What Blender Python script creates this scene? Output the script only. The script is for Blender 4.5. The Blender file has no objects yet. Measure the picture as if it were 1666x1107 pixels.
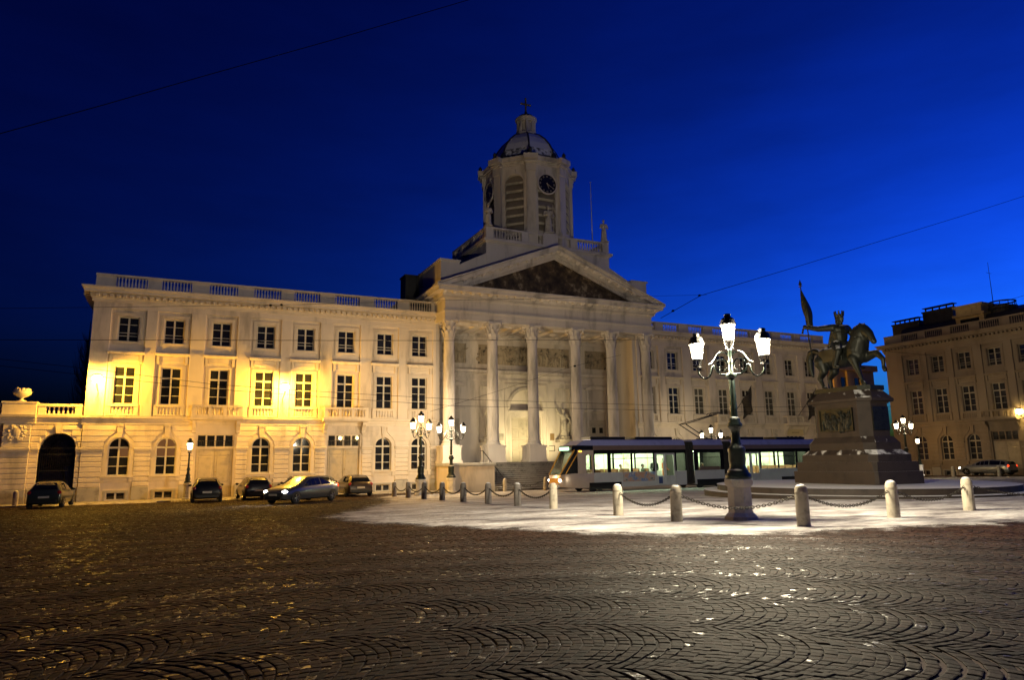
import bpy, math, random
import numpy as np
from mathutils import Vector, Matrix
random.seed(7); rng = np.random.default_rng(7)
PI = math.pi; R = math.radians
sc = bpy.context.scene
COL = sc.collection

# ------------------------------------------------------------------ camera
ZC = 1.5
YAW, PITCH, ROLL, FPX = R(25.4586), R(9.8426), R(-0.8544), 1125.0
def _cam_axes():
    c, s = math.cos, math.sin
    f = Vector((s(YAW)*c(PITCH), c(YAW)*c(PITCH), s(PITCH)))
    r = Vector((c(YAW), -s(YAW), 0)); u = r.cross(f)
    return c(ROLL)*r + s(ROLL)*u, -s(ROLL)*r + c(ROLL)*u, f
AR, AU, AF = _cam_axes()
cd = bpy.data.cameras.new('camera'); cam = bpy.data.objects.new('camera', cd); COL.objects.link(cam)
m = Matrix((AR, AU, -AF)).transposed().to_4x4(); m.translation = Vector((0, 0, ZC)); cam.matrix_world = m
cd.sensor_fit = 'HORIZONTAL'; cd.sensor_width = 36.0; cd.lens = 36.0*FPX/1666.0
cd.clip_start = 0.1; cd.clip_end = 2000
sc.camera = cam

# ------------------------------------------------------------------ sky, sun, exposure
SUN_AZ, SUN_EL = 80.0, -4.0      # the sun has just set, to the right of the frame (degrees from +Y towards +X)
wd = bpy.data.worlds.new('World'); sc.world = wd; wd.use_nodes = True
nt = wd.node_tree; nt.nodes.clear()
wo = nt.nodes.new('ShaderNodeOutputWorld'); bg = nt.nodes.new('ShaderNodeBackground')
sk = nt.nodes.new('ShaderNodeTexSky'); sk.sky_type = 'NISHITA'; sk.sun_disc = False
sk.sun_elevation = R(SUN_EL); sk.sun_rotation = R(SUN_AZ); sk.altitude = 50; sk.air_density = 1.0; sk.dust_density = 1.0; sk.ozone_density = 3.0
tint = nt.nodes.new('ShaderNodeMix'); tint.data_type = 'RGBA'; tint.blend_type = 'MULTIPLY'; tint.inputs[0].default_value = 1.0
tint.inputs[7].default_value = (0.10, 0.62, 1.0, 1)      # tungsten white balance of the photograph
gam = nt.nodes.new('ShaderNodeGamma'); gam.inputs[1].default_value = 1.8; nt.links.new(sk.outputs[0], gam.inputs[0])   # contrast of the photograph's sky
nt.links.new(gam.outputs[0], tint.inputs[6]); wc = nt.nodes.new('ShaderNodeTexCoord'); wm = nt.nodes.new('ShaderNodeMapping'); wm.inputs['Scale'].default_value = (2.2, 2.2, 9.0); wm.inputs['Rotation'].default_value = (.12, .1, 0)
wn = nt.nodes.new('ShaderNodeTexNoise'); wn.inputs['Scale'].default_value = 1.6; wn.inputs['Detail'].default_value = 7; wn.inputs['Roughness'].default_value = .58
wr = nt.nodes.new('ShaderNodeMapRange'); wr.inputs[1].default_value = .3; wr.inputs[2].default_value = .7; wr.inputs[3].default_value = .86; wr.inputs[4].default_value = 1.12      # thin high haze
wv = nt.nodes.new('ShaderNodeVectorMath'); wv.operation = 'SCALE'
nt.links.new(wc.outputs['Generated'], wm.inputs[0]); nt.links.new(wm.outputs[0], wn.inputs[0]); nt.links.new(wn.outputs[0], wr.inputs[0]); nt.links.new(tint.outputs[2], wv.inputs[0]); nt.links.new(wr.outputs[0], wv.inputs['Scale'])
nt.links.new(wv.outputs[0], bg.inputs[0])
bg.inputs[1].default_value = 46.0      # the twilight sky is some thousand times dimmer than a day sky
nt.links.new(bg.outputs[0], wo.inputs[0])
sc.view_settings.view_transform = 'Standard'; sc.view_settings.look = 'None'; sc.view_settings.gamma = 1.0
sc.view_settings.use_curve_mapping = False; sc.view_settings.exposure = 0.0
sc.cycles.use_denoising = True; sc.cycles.max_bounces = 6; sc.cycles.diffuse_bounces = 3; sc.cycles.glossy_bounces = 3
sc.cycles.transparent_max_bounces = 12; sc.cycles.caustics_reflective = False; sc.cycles.caustics_refractive = False
sc.cycles.sample_clamp_indirect = 4.0; sc.cycles.sample_clamp_direct = 0; sc.cycles.use_light_tree = True

LAMP_W = 680.0; LAMP_C = (1.0, 0.56, 0.14)       # white lanterns of the square
FLOOD_W = 1500.0
SOD_W = 3100.0; SOD_C = (1.0, 0.51, 0.035)        # sodium lamps on the walls

# ------------------------------------------------------------------ helpers
def H(x, y): return 0.09 - 0.0188*max(-40.0, min(y, 75.0))
def ray(px, py):
    return AR*((px-833)/FPX) - AU*((py-553.5)/FPX) + AF
def onY(px, py, Y):
    d = ray(px, py); t = Y/d.y; return Vector((d.x*t, Y, ZC+d.z*t))
def onX(px, py, X):
    d = ray(px, py); t = X/d.x; return Vector((X, d.y*t, ZC+d.z*t))
def onG(px, py):
    d = ray(px, py); t = (0.09-ZC)/(d.z+.0188*d.y); return Vector((d.x*t, d.y*t, ZC+d.z*t))

class MB:
    def __init__(s): s.v = []; s.f = []
    def add(s, vs, fs):
        b = len(s.v); s.v += [tuple(p) for p in vs]; s.f += [tuple(i+b for i in f) for f in fs]; return s
    def box(s, x0, x1, y0, y1, z0, z1):
        return s.add([(x0,y0,z0),(x1,y0,z0),(x1,y1,z0),(x0,y1,z0),(x0,y0,z1),(x1,y0,z1),(x1,y1,z1),(x0,y1,z1)],
              [(0,3,2,1),(4,5,6,7),(0,1,5,4),(1,2,6,5),(2,3,7,6),(3,0,4,7)])
    def cbox(s, cx, cy, cz, sx, sy, sz): return s.box(cx-sx/2,cx+sx/2,cy-sy/2,cy+sy/2,cz-sz/2,cz+sz/2)
    def slab(s, x0, x1, y0, y1, z0, z1, b=0.015):
        """box whose front (-y) edges are chamfered by b"""
        return s.add([(x0,y0+b,z0),(x1,y0+b,z0),(x1,y1,z0),(x0,y1,z0),(x0,y0+b,z1),(x1,y0+b,z1),(x1,y1,z1),(x0,y1,z1),
                      (x0+b,y0,z0+b),(x1-b,y0,z0+b),(x1-b,y0,z1-b),(x0+b,y0,z1-b)],
              [(0,3,2,1),(4,5,6,7),(1,2,6,5),(3,0,4,7),(8,9,10,11),(0,1,9,8),(1,5,10,9),(5,4,11,10),(4,0,8,11)])
    def prof_x(s, x0, x1, pts):
        """extrude a closed (y,z) outline along x"""
        n = len(pts); vs = [(x0,p[0],p[1]) for p in pts]+[(x1,p[0],p[1]) for p in pts]
        return s.add(vs, [(i,(i+1)%n,n+(i+1)%n,n+i) for i in range(n)]+[tuple(range(n-1,-1,-1)), tuple(range(n,2*n))])
    def prof_y(s, y0, y1, pts):
        """extrude a closed (x,z) outline along y"""
        n = len(pts); vs = [(p[0],y0,p[1]) for p in pts]+[(p[0],y1,p[1]) for p in pts]
        return s.add(vs, [(i,(i+1)%n,n+(i+1)%n,n+i) for i in range(n)]+[tuple(range(n-1,-1,-1)), tuple(range(n,2*n))])
    def prof_z(s, z0, z1, pts):
        n = len(pts); vs = [(p[0],p[1],z0) for p in pts]+[(p[0],p[1],z1) for p in pts]
        return s.add(vs, [(i,(i+1)%n,n+(i+1)%n,n+i) for i in range(n)]+[tuple(range(n-1,-1,-1)), tuple(range(n,2*n))])
    def lathe(s, prof, n=16, c=(0,0,0), ph=0.0):
        vs = []; fs = []
        for r, z in prof:
            for k in range(n):
                a = ph+2*PI*k/n; vs.append((c[0]+r*math.cos(a), c[1]+r*math.sin(a), c[2]+z))
        for j in range(len(prof)-1):
            for k in range(n):
                fs.append((j*n+k, j*n+(k+1)%n, (j+1)*n+(k+1)%n, (j+1)*n+k))
        fs.append(tuple(range(n-1,-1,-1))); L = len(prof)-1; fs.append(tuple(L*n+k for k in range(n)))
        return s.add(vs, fs)
    def tube(s, path, r, n=8, closed=False):
        P = [Vector(p) for p in path]; m_ = len(P)
        rs = r if hasattr(r, '__len__') else [r]*m_
        vs = []; fs = []; up = Vector((0.13, 0.21, 0.97))
        for i in range(m_):
            if closed: t = P[(i+1)%m_]-P[i-1]
            else: t = P[min(i+1, m_-1)]-P[max(i-1, 0)]
            t.normalize(); a = t.cross(up)
            if a.length < .05: a = t.cross(Vector((1,0,0)))
            a.normalize(); b = t.cross(a)
            for k in range(n):
                q = 2*PI*k/n; vs.append(P[i]+rs[i]*(math.cos(q)*a+math.sin(q)*b))
        for i in range(m_ if closed else m_-1):
            j = (i+1) % m_
            for k in range(n): fs.append((i*n+k, i*n+(k+1)%n, j*n+(k+1)%n, j*n+k))
        if not closed: fs += [tuple(range(n-1,-1,-1)), tuple((m_-1)*n+k for k in range(n))]
        return s.add(vs, fs)
    def ell(s, c, r, n=12, m_=8, rot=None):
        vs = []; fs = []
        for j in range(m_+1):
            th = PI*j/m_
            for k in range(n):
                ph = 2*PI*k/n
                p = Vector((r[0]*math.sin(th)*math.cos(ph), r[1]*math.sin(th)*math.sin(ph), r[2]*math.cos(th)))
                if rot is not None: p = rot @ p
                vs.append(Vector(c)+p)
        for j in range(m_):
            for k in range(n): fs.append((j*n+k, (j+1)*n+k, (j+1)*n+(k+1)%n, j*n+(k+1)%n))
        return s.add(vs, fs)
    def cap(s, p0, p1, r0, r1, n=10):
        s.tube([p0, p1], [r0, r1], n); s.ell(p0, (r0,)*3, 10, 6); s.ell(p1, (r1,)*3, 10, 6); return s
    def limb(s, pts, rs):
        for i in range(len(pts)-1): s.cap(pts[i], pts[i+1], rs[i], rs[i+1])
        return s
    def mesh(s, name, smooth=False):
        me = bpy.data.meshes.new(name); me.from_pydata(s.v, [], s.f); me.update()
        if smooth: me.shade_smooth()
        return me
    def build(s, name, mt, parent=None, loc=(0,0,0), rz=0, smooth=False):
        return obj(name, s.mesh(name, smooth), mt, parent, loc, rz)

def obj(name, me, mt=None, parent=None, loc=(0,0,0), rz=0):
    o = bpy.data.objects.new(name, me)
    if mt is not None and me is not None and not me.materials: me.materials.append(mt)
    COL.objects.link(o); o.location = loc
    if rz: o.rotation_euler = (0, 0, rz)
    if parent is not None: o.parent = parent
    return o
def tag(o, label=None, cat=None, group=None, kind=None):
    if label: o['label'] = label
    if cat: o['category'] = cat
    if group: o['group'] = group
    if kind: o['kind'] = kind
    return o
def thing(name, label, cat, loc=(0,0,0), rz=0, group=None):
    o = obj(name, None, None, None, loc, rz); o.empty_display_size = .2
    return tag(o, label, cat, group)
def copy_tree(o, parent=None, loc=None, rz=None, label=None, group=None):
    c = o.copy(); COL.objects.link(c)
    if parent is not None: c.parent = parent
    if loc is not None: c.location = loc
    if rz is not None: c.rotation_euler = (0, 0, rz)
    if label: c['label'] = label
    if group: c['group'] = group
    for ch in list(o.children): copy_tree(ch, c)
    return c
def edge_smooth(o, ang=40):
    me = o.data; me.shade_smooth()
    try: me.set_sharp_from_angle(angle=R(ang))
    except Exception: pass
    return o

# ------------------------------------------------------------------ materials
def mat(name, col, rough=.6, metal=0., amt=.18, scale=1.5, bump=0., bscale=30., snow=0., streak=False, spec=.5, rnd=.08, coat=0., dirt=None):
    mt = bpy.data.materials.new(name); mt.use_nodes = True; n = mt.node_tree; N = n.nodes; L = n.links
    b = N['Principled BSDF']; b.inputs['Roughness'].default_value = rough; b.inputs['Metallic'].default_value = metal
    b.inputs['Specular IOR Level'].default_value = spec
    if coat: b.inputs['Coat Weight'].default_value = coat; b.inputs['Coat Roughness'].default_value = .08
    tc = N.new('ShaderNodeTexCoord'); mp = N.new('ShaderNodeMapping'); L.new(tc.outputs['Object'], mp.inputs[0])
    if streak: mp.inputs['Scale'].default_value = (1, 1, .22)
    nz = N.new('ShaderNodeTexNoise'); nz.inputs['Scale'].default_value = scale; nz.inputs['Detail'].default_value = 7; nz.inputs['Roughness'].default_value = .62
    L.new(mp.outputs[0], nz.inputs[0])
    cr = N.new('ShaderNodeValToRGB'); e = cr.color_ramp.elements
    d = dirt or tuple(c*(1-2*amt) for c in col)
    e[0].position = .32; e[0].color = (*d, 1); e[1].position = .66; e[1].color = (*[min(1, c*(1+amt*.5)) for c in col], 1)
    md = cr.color_ramp.elements.new(.47); md.color = (*col, 1)
    L.new(nz.outputs[0], cr.inputs[0]); out = cr.outputs[0]
    if rnd:
        oi = N.new('ShaderNodeObjectInfo'); mr = N.new('ShaderNodeMapRange'); mr.inputs[3].default_value = 1-rnd; mr.inputs[4].default_value = 1+rnd*.6
        L.new(oi.outputs['Random'], mr.inputs[0]); mx = N.new('ShaderNodeVectorMath'); mx.operation = 'SCALE'
        L.new(out, mx.inputs[0]); L.new(mr.outputs[0], mx.inputs['Scale']); out = mx.outputs[0]
    if snow:
        ge = N.new('ShaderNodeNewGeometry'); sp = N.new('ShaderNodeSeparateXYZ'); L.new(ge.outputs['Normal'], sp.inputs[0])
        n2 = N.new('ShaderNodeTexNoise'); n2.inputs['Scale'].default_value = 3.0; n2.inputs['Detail'].default_value = 5; L.new(ge.outputs['Position'], n2.inputs[0])
        ad = N.new('ShaderNodeMath'); ad.operation = 'MULTIPLY_ADD'; ad.inputs[1].default_value = .9; L.new(n2.outputs[0], ad.inputs[0]); L.new(sp.outputs[2], ad.inputs[2])
        sr = N.new('ShaderNodeMapRange'); sr.inputs[1].default_value = 1.35-.35*snow; sr.inputs[2].default_value = 1.5-.35*snow; L.new(ad.outputs[0], sr.inputs[0])
        ms = N.new('ShaderNodeMix'); ms.data_type = 'RGBA'; L.new(sr.outputs[0], ms.inputs[0]); L.new(out, ms.inputs[6]); ms.inputs[7].default_value = (.84, .85, .88, 1)
        out = ms.outputs[2]
    L.new(out, b.inputs['Base Color'])
    if bump:
        n3 = N.new('ShaderNodeTexNoise'); n3.inputs['Scale'].default_value = bscale; n3.inputs['Detail'].default_value = 4; L.new(tc.outputs['Object'], n3.inputs[0])
        bp = N.new('ShaderNodeBump'); bp.inputs['Strength'].default_value = bump; bp.inputs['Distance'].default_value = .02
        L.new(n3.outputs[0], bp.inputs['Height']); L.new(bp.outputs[0], b.inputs['Normal'])
    return mt
def emis(name, col, strength, transp=None):
    mt = bpy.data.materials.new(name); mt.use_nodes = True; N = mt.node_tree.nodes; L = mt.node_tree.links; N.clear()
    o = N.new('ShaderNodeOutputMaterial'); e = N.new('ShaderNodeEmission'); e.inputs[0].default_value = (*col, 1); e.inputs[1].default_value = strength
    if transp is None: L.new(e.outputs[0], o.inputs[0])
    else:
        t = N.new('ShaderNodeBsdfTransparent'); t.inputs[0].default_value = (*transp, 1); a = N.new('ShaderNodeAddShader')
        L.new(e.outputs[0], a.inputs[0]); L.new(t.outputs[0], a.inputs[1]); L.new(a.outputs[0], o.inputs[0])
    return mt
def glass_thin(name, tintc, gl=.10):
    mt = bpy.data.materials.new(name); mt.use_nodes = True; N = mt.node_tree.nodes; L = mt.node_tree.links; N.clear()
    o = N.new('ShaderNodeOutputMaterial'); t = N.new('ShaderNodeBsdfTransparent'); t.inputs[0].default_value = (*tintc, 1)
    g = N.new('ShaderNodeBsdfGlossy'); g.inputs['Roughness'].default_value = .03; fr = N.new('ShaderNodeFresnel'); fr.inputs[0].default_value = 1.45
    mx = N.new('ShaderNodeMixShader'); L.new(fr.outputs[0], mx.inputs[0]); L.new(t.outputs[0], mx.inputs[1]); L.new(g.outputs[0], mx.inputs[2]); L.new(mx.outputs[0], o.inputs[0])
    return mt

STUCCO = mat('cream_stucco', (.72,.635,.545), .8, amt=.22, scale=.55, bump=.25, bscale=22, streak=True, rnd=.05, snow=.5)
CHURCH = mat('church_stone', (.64,.59,.55), .8, amt=.24, scale=.7, bump=.3, bscale=18, streak=True, rnd=.05, snow=.6)
TRIM = mat('trim_stucco', (.70,.615,.51), .75, amt=.14, scale=.9, bump=.2, streak=True, rnd=.07, snow=.6)
PLINTH = mat('plinth_stone', (.42,.40,.37), .75, amt=.2, scale=1.4, bump=.3, rnd=.1)
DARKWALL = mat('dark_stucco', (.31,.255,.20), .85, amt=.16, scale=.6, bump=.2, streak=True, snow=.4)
WOODDOOR = mat('painted_door', (.50,.43,.32), .55, amt=.10, scale=2, bump=.1)
SASH = mat('window_paint', (.62,.58,.50), .5, amt=.06, scale=3)
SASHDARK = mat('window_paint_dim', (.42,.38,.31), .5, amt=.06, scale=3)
PANE = mat('window_glass', (.018,.020,.028), .035, amt=.1, scale=1, spec=.9, rnd=.4)
CURTAIN = mat('curtained_glass', (.11,.105,.09), .06, amt=.35, scale=5, spec=.8, rnd=.35)
IRON = mat('green_black_iron', (.012,.022,.018), .38, amt=.3, scale=8, bump=.25, bscale=40, snow=1.0)
IRON2 = mat('black_iron', (.012,.012,.013), .45, amt=.2, scale=8)
GRANITE = mat('brown_granite', (.036,.025,.021), .7, amt=.25, scale=2.0, bump=.3, bscale=30, snow=.60)
BRONZE = mat('weathered_bronze', (.018,.021,.017), .5, metal=.35, amt=.35, scale=2.5, bump=.3, bscale=9, snow=.55, dirt=(.005,.005,.004))
BRONZE2 = mat('bronze_relief', (.018,.02,.017), .45, metal=.4, amt=.4, scale=4, bump=.6, bscale=6)
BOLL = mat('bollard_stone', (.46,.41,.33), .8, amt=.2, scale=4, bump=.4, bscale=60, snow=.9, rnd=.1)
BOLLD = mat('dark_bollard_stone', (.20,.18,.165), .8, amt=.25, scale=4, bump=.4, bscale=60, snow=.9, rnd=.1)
PEDST = mat('pedestal_limestone', (.78,.72,.62), .8, amt=.16, scale=3, bump=.35, bscale=40, snow=1.0)
SIDEWALK = mat('pavement_slabs', (.33,.30,.26), .55, amt=.25, scale=1.2, bump=.3, bscale=12)
KERB = mat('kerb_stone', (.22,.20,.18), .6, amt=.3, scale=2, bump=.3, bscale=20, snow=.3)
ROOF = mat('slate_roof', (.03,.032,.038), .55, amt=.3, scale=2, bump=.3, bscale=8)
LEAD = mat('snowy_dome_lead', (.10,.105,.11), .6, amt=.25, scale=1.5, bump=.2, snow=2.2)
GILT = mat('old_gilt', (.35,.27,.10), .45, metal=.6, amt=.2, scale=6)
MARBLE = mat('statue_stone', (.60,.55,.47), .75, amt=.2, scale=4, bump=.3, bscale=20, snow=.3)
CLOCK = mat('clock_black', (.008,.008,.010), .4, amt=.1)
CLOCKW = mat('clock_gilt', (.55,.48,.32), .4, amt=.05)
LOUVRE = mat('louvre_board', (.30,.26,.21), .8, amt=.15, scale=2, bump=.2)
HOLE = mat('dark_opening', (.01,.01,.01), .9, amt=.1)
TREEB = mat('dark_bark', (.035,.028,.022), .9, amt=.3, scale=4)
RED = mat('postbox_red', (.55,.035,.012), .35, amt=.05, snow=.9)
CHAIN = mat('chain_iron', (.055,.048,.040), .5, metal=.5, amt=.3, scale=20)
LGLASS = emis('lantern_glass', (1, .86, .60), 7.0, (.92, .90, .85))
SODG = emis('sodium_glass', (1, .74, .28), 30.0, (.95, .9, .8))
RELIEF = mat('relief_stone', (.36,.31,.24), .85, amt=.4, scale=2.2, bump=.8, bscale=7, rnd=.05)

# ------------------------------------------------------------------ ground, setts, snow
def ground_mat():
    """dirt in the joints: dark and wet, with frosted sand in places"""
    mt = mat('joint_dirt', (.020,.014,.010), .85, amt=.4, scale=3, bump=.3, bscale=60, rnd=0, spec=.2)
    N = mt.node_tree.nodes; L = mt.node_tree.links; b = N['Principled BSDF']; src = b.inputs['Base Color'].links[0].from_socket
    ge = N.new('ShaderNodeNewGeometry'); nz = N.new('ShaderNodeTexNoise'); nz.inputs['Scale'].default_value = .22; nz.inputs['Detail'].default_value = 6; nz.inputs['Roughness'].default_value = .6; L.new(ge.outputs['Position'], nz.inputs[0])
    r = N.new('ShaderNodeMapRange'); r.inputs[1].default_value = .50; r.inputs[2].default_value = .62; L.new(nz.outputs[0], r.inputs[0])
    m = N.new('ShaderNodeMix'); m.data_type = 'RGBA'; L.new(r.outputs[0], m.inputs[0]); L.new(src, m.inputs[6]); m.inputs[7].default_value = (.16,.095,.07,1); L.new(m.outputs[2], b.inputs['Base Color'])
    return mt
def sett_mat():
    mt = bpy.data.materials.new('worn_setts'); mt.use_nodes = True; N = mt.node_tree.nodes; L = mt.node_tree.links; b = N['Principled BSDF']
    at = N.new('ShaderNodeAttribute'); at.attribute_name = 'tone'; cr = N.new('ShaderNodeValToRGB'); e = cr.color_ramp.elements
    e[0].color = (.014,.0085,.0058,1); e[1].color = (.044,.028,.018,1)
    for p, c in ((.3,(.027,.0118,.0064,1)),(.65,(.037,.0150,.0078,1)),(.85,(.045,.0185,.0092,1))): x = e.new(p); x.color = c
    L.new(at.outputs['Fac'], cr.inputs[0]); ge = N.new('ShaderNodeNewGeometry')
    n1 = N.new('ShaderNodeTexNoise'); n1.inputs['Scale'].default_value = 26; n1.inputs['Detail'].default_value = 6; n1.inputs['Roughness'].default_value = .7; L.new(ge.outputs['Position'], n1.inputs[0])
    n2 = N.new('ShaderNodeTexNoise'); n2.inputs['Scale'].default_value = .5; n2.inputs['Detail'].default_value = 5; L.new(ge.outputs['Position'], n2.inputs[0])
    m1 = N.new('ShaderNodeMapRange'); m1.inputs[1].default_value = .3; m1.inputs[2].default_value = .7; m1.inputs[3].default_value = .55; m1.inputs[4].default_value = 1.45; L.new(n1.outputs[0], m1.inputs[0])
    m2 = N.new('ShaderNodeMapRange'); m2.inputs[1].default_value = .3; m2.inputs[2].default_value = .7; m2.inputs[3].default_value = .70; m2.inputs[4].default_value = 1.25; L.new(n2.outputs[0], m2.inputs[0])
    mm = N.new('ShaderNodeMath'); mm.operation = 'MULTIPLY'; L.new(m1.outputs[0], mm.inputs[0]); L.new(m2.outputs[0], mm.inputs[1])
    sc_ = N.new('ShaderNodeVectorMath'); sc_.operation = 'SCALE'; L.new(cr.outputs[0], sc_.inputs[0]); L.new(mm.outputs[0], sc_.inputs['Scale']); L.new(sc_.outputs[0], b.inputs['Base Color'])
    # stones polished wet by the wheels, in irregular films smaller than a stone
    aw = N.new('ShaderNodeAttribute'); aw.attribute_name = 'wet'; n3 = N.new('ShaderNodeTexNoise'); n3.inputs['Scale'].default_value = 17; n3.inputs['Detail'].default_value = 4; L.new(ge.outputs['Position'], n3.inputs[0])
    m3 = N.new('ShaderNodeMapRange'); m3.inputs[1].default_value = .50; m3.inputs[2].default_value = .58; L.new(n3.outputs[0], m3.inputs[0]); w = N.new('ShaderNodeMath'); w.operation = 'MULTIPLY'; L.new(aw.outputs['Fac'], w.inputs[0]); L.new(m3.outputs[0], w.inputs[1])
    r2 = N.new('ShaderNodeMapRange'); r2.inputs[3].default_value = .78; r2.inputs[4].default_value = .22; L.new(w.outputs[0], r2.inputs[0]); L.new(r2.outputs[0], b.inputs['Roughness'])
    r3 = N.new('ShaderNodeMapRange'); r3.inputs[3].default_value = .12; r3.inputs[4].default_value = .5; L.new(w.outputs[0], r3.inputs[0]); L.new(r3.outputs[0], b.inputs['Specular IOR Level'])
    bp = N.new('ShaderNodeBump'); bp.inputs['Strength'].default_value = .45; bp.inputs['Distance'].default_value = .012; L.new(n1.outputs[0], bp.inputs['Height']); L.new(bp.outputs[0], b.inputs['Normal'])
    return mt
def snow_mat():
    mt = bpy.data.materials.new('trodden_snow'); mt.use_nodes = True; N = mt.node_tree.nodes; L = mt.node_tree.links; b = N['Principled BSDF']
    b.inputs['Roughness'].default_value = .75; b.inputs['Specular IOR Level'].default_value = .25
    ge = N.new('ShaderNodeNewGeometry'); mp = N.new('ShaderNodeMapping'); mp.inputs['Rotation'].default_value = (0, 0, .5); mp.inputs['Scale'].default_value = (.5, 1.1, 1); L.new(ge.outputs['Position'], mp.inputs[0])
    a = N.new('ShaderNodeTexNoise'); a.inputs['Scale'].default_value = .9; a.inputs['Detail'].default_value = 10; a.inputs['Roughness'].default_value = .74; L.new(mp.outputs[0], a.inputs[0])
    cr = N.new('ShaderNodeValToRGB'); e = cr.color_ramp.elements; e[0].position = .34; e[0].color = (.16,.145,.15,1); e[1].position = .64; e[1].color = (.80,.79,.80,1)
    x = cr.color_ramp.elements.new(.48); x.color = (.46,.43,.44,1)
    ds = N.new('ShaderNodeVectorMath'); ds.operation = 'DISTANCE'; ds.inputs[1].default_value = (1.0, 1.8, 0); L.new(ge.outputs['Position'], ds.inputs[0])
    nw = N.new('ShaderNodeTexNoise'); nw.inputs['Scale'].default_value = .25; nw.inputs['Detail'].default_value = 3; L.new(ge.outputs['Position'], nw.inputs[0])
    w0 = N.new('ShaderNodeMath'); w0.operation = 'MULTIPLY_ADD'; w0.inputs[1].default_value = 5.0; L.new(nw.outputs[0], w0.inputs[0]); L.new(ds.outputs['Value'], w0.inputs[2])
    pp = N.new('ShaderNodeMath'); pp.operation = 'PINGPONG'; pp.inputs[1].default_value = 1.55; L.new(w0.outputs[0], pp.inputs[0])
    rt = N.new('ShaderNodeMapRange'); rt.inputs[1].default_value = .05; rt.inputs[2].default_value = .16; rt.inputs[3].default_value = .16; rt.inputs[4].default_value = 0.; L.new(pp.outputs[0], rt.inputs[0])
    sb = N.new('ShaderNodeMath'); sb.operation = 'SUBTRACT'; L.new(a.outputs[0], sb.inputs[0]); L.new(rt.outputs[0], sb.inputs[1])
    L.new(sb.outputs[0], cr.inputs[0]); L.new(cr.outputs[0], b.inputs['Base Color'])
    v = N.new('ShaderNodeTexVoronoi'); v.inputs['Scale'].default_value = 6.5; L.new(ge.outputs['Position'], v.inputs[0])
    n2 = N.new('ShaderNodeTexNoise'); n2.inputs['Scale'].default_value = 5; n2.inputs['Detail'].default_value = 6; L.new(ge.outputs['Position'], n2.inputs[0])
    mm = N.new('ShaderNodeMath'); mm.operation = 'MULTIPLY_ADD'; mm.inputs[1].default_value = .35; L.new(v.outputs[0], mm.inputs[0]); L.new(n2.outputs[0], mm.inputs[2])
    bp = N.new('ShaderNodeBump'); bp.inputs['Strength'].default_value = .9; bp.inputs['Distance'].default_value = .08; L.new(mm.outputs[0], bp.inputs['Height']); L.new(bp.outputs[0], b.inputs['Normal'])
    # thinning to nothing at the trodden edge
    at = N.new('ShaderNodeAttribute'); at.attribute_name = 'cover'; n3 = N.new('ShaderNodeTexNoise'); n3.inputs['Scale'].default_value = 1.6; n3.inputs['Detail'].default_value = 9; n3.inputs['Roughness'].default_value = .75; L.new(ge.outputs['Position'], n3.inputs[0])
    ad = N.new('ShaderNodeMath'); ad.operation = 'ADD'; L.new(at.outputs['Fac'], ad.inputs[0]); L.new(n3.outputs[0], ad.inputs[1])
    mr = N.new('ShaderNodeMapRange'); mr.inputs[1].default_value = .70; mr.inputs[2].default_value = .95; L.new(ad.outputs[0], mr.inputs[0])
    tr = N.new('ShaderNodeBsdfTransparent'); mx = N.new('ShaderNodeMixShader'); L.new(mr.outputs[0], mx.inputs[0]); L.new(tr.outputs[0], mx.inputs[1]); L.new(b.outputs[0], mx.inputs[2])
    L.new(mx.outputs[0], [q for q in N if q.type == 'OUTPUT_MATERIAL'][0].inputs[0])
    return mt
GROUND = ground_mat(); SETT = sett_mat(); SNOW = snow_mat()

KERB_Y = 51.5
b = MB(); xs = [-400, -60, 100, 500]; ys = [-80, -40, 75, 500]
b.add([(x, y, H(x, y)-.012) for y in ys for x in xs], [(j*4+i, j*4+i+1, (j+1)*4+i+1, (j+1)*4+i) for j in range(3) for i in range(3)])
road = tag(b.build('road', GROUND), kind='structure', label='dark sett-paved roadway of the square')

ISL = [(17.6,9.8),(24,9.0),(32,9.2),(45,11),(58,17),(65,27),(66.5,38),(64,45),(58,47.2),(40,48.2),(22,48.4),(14.5,47.6),(11.6,45),(10.8,40),(9.2,34.5),(6.9,29.5),(5.3,26.2),(4.7,23.8),(5.3,21),(6.36,18.8),(7.2,16.6),(8.05,14.8),(9.64,12.3),(11.94,11.1),(15,10.5)]
def inside(poly, X, Y):
    X = np.asarray(X); Y = np.asarray(Y); r = np.zeros(X.shape, bool); n = len(poly)
    for i in range(n):
        x0, y0 = poly[i]; x1, y1 = poly[(i+1) % n]
        c = ((y0 > Y) != (y1 > Y)); xi = x0+(Y-y0)*(x1-x0)/((y1-y0) if y1 != y0 else 1e-9)
        r ^= (c & (X < xi))
    return r
def ragged(poly, step, amp):
    out = []; n = len(poly)
    for i in range(n):                      # Catmull-Rom so that the outline is rounded
        p0, p1, p2, p3 = [np.array(poly[(i+k) % n]) for k in (-1, 0, 1, 2)]
        L = np.linalg.norm(p2-p1); k = max(1, int(L/step))
        for j in range(k):
            t = j/k; q = .5*((2*p1)+(-p0+p2)*t+(2*p0-5*p1+4*p2-p3)*t*t+(-p0+3*p1-3*p2+p3)*t**3)
            d = (p2-p1)/L; nn = np.array((-d[1], d[0])); s = len(out)*.37
            q = q+nn*amp*(math.sin(s*.7)+.7*math.sin(s*2.3+1)+rng.normal()*.55); out.append(tuple(q))
    return out
isl = ragged(ISL, .30, .07)
def inset(poly, d):
    n = len(poly); out = []
    for i in range(n):
        p0, p1 = np.array(poly[i-3]), np.array(poly[(i+3) % n]); t = p1-p0; t /= np.linalg.norm(t); out.append((poly[i][0]-t[1]*d, poly[i][1]+t[0]*d))
    return out
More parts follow.
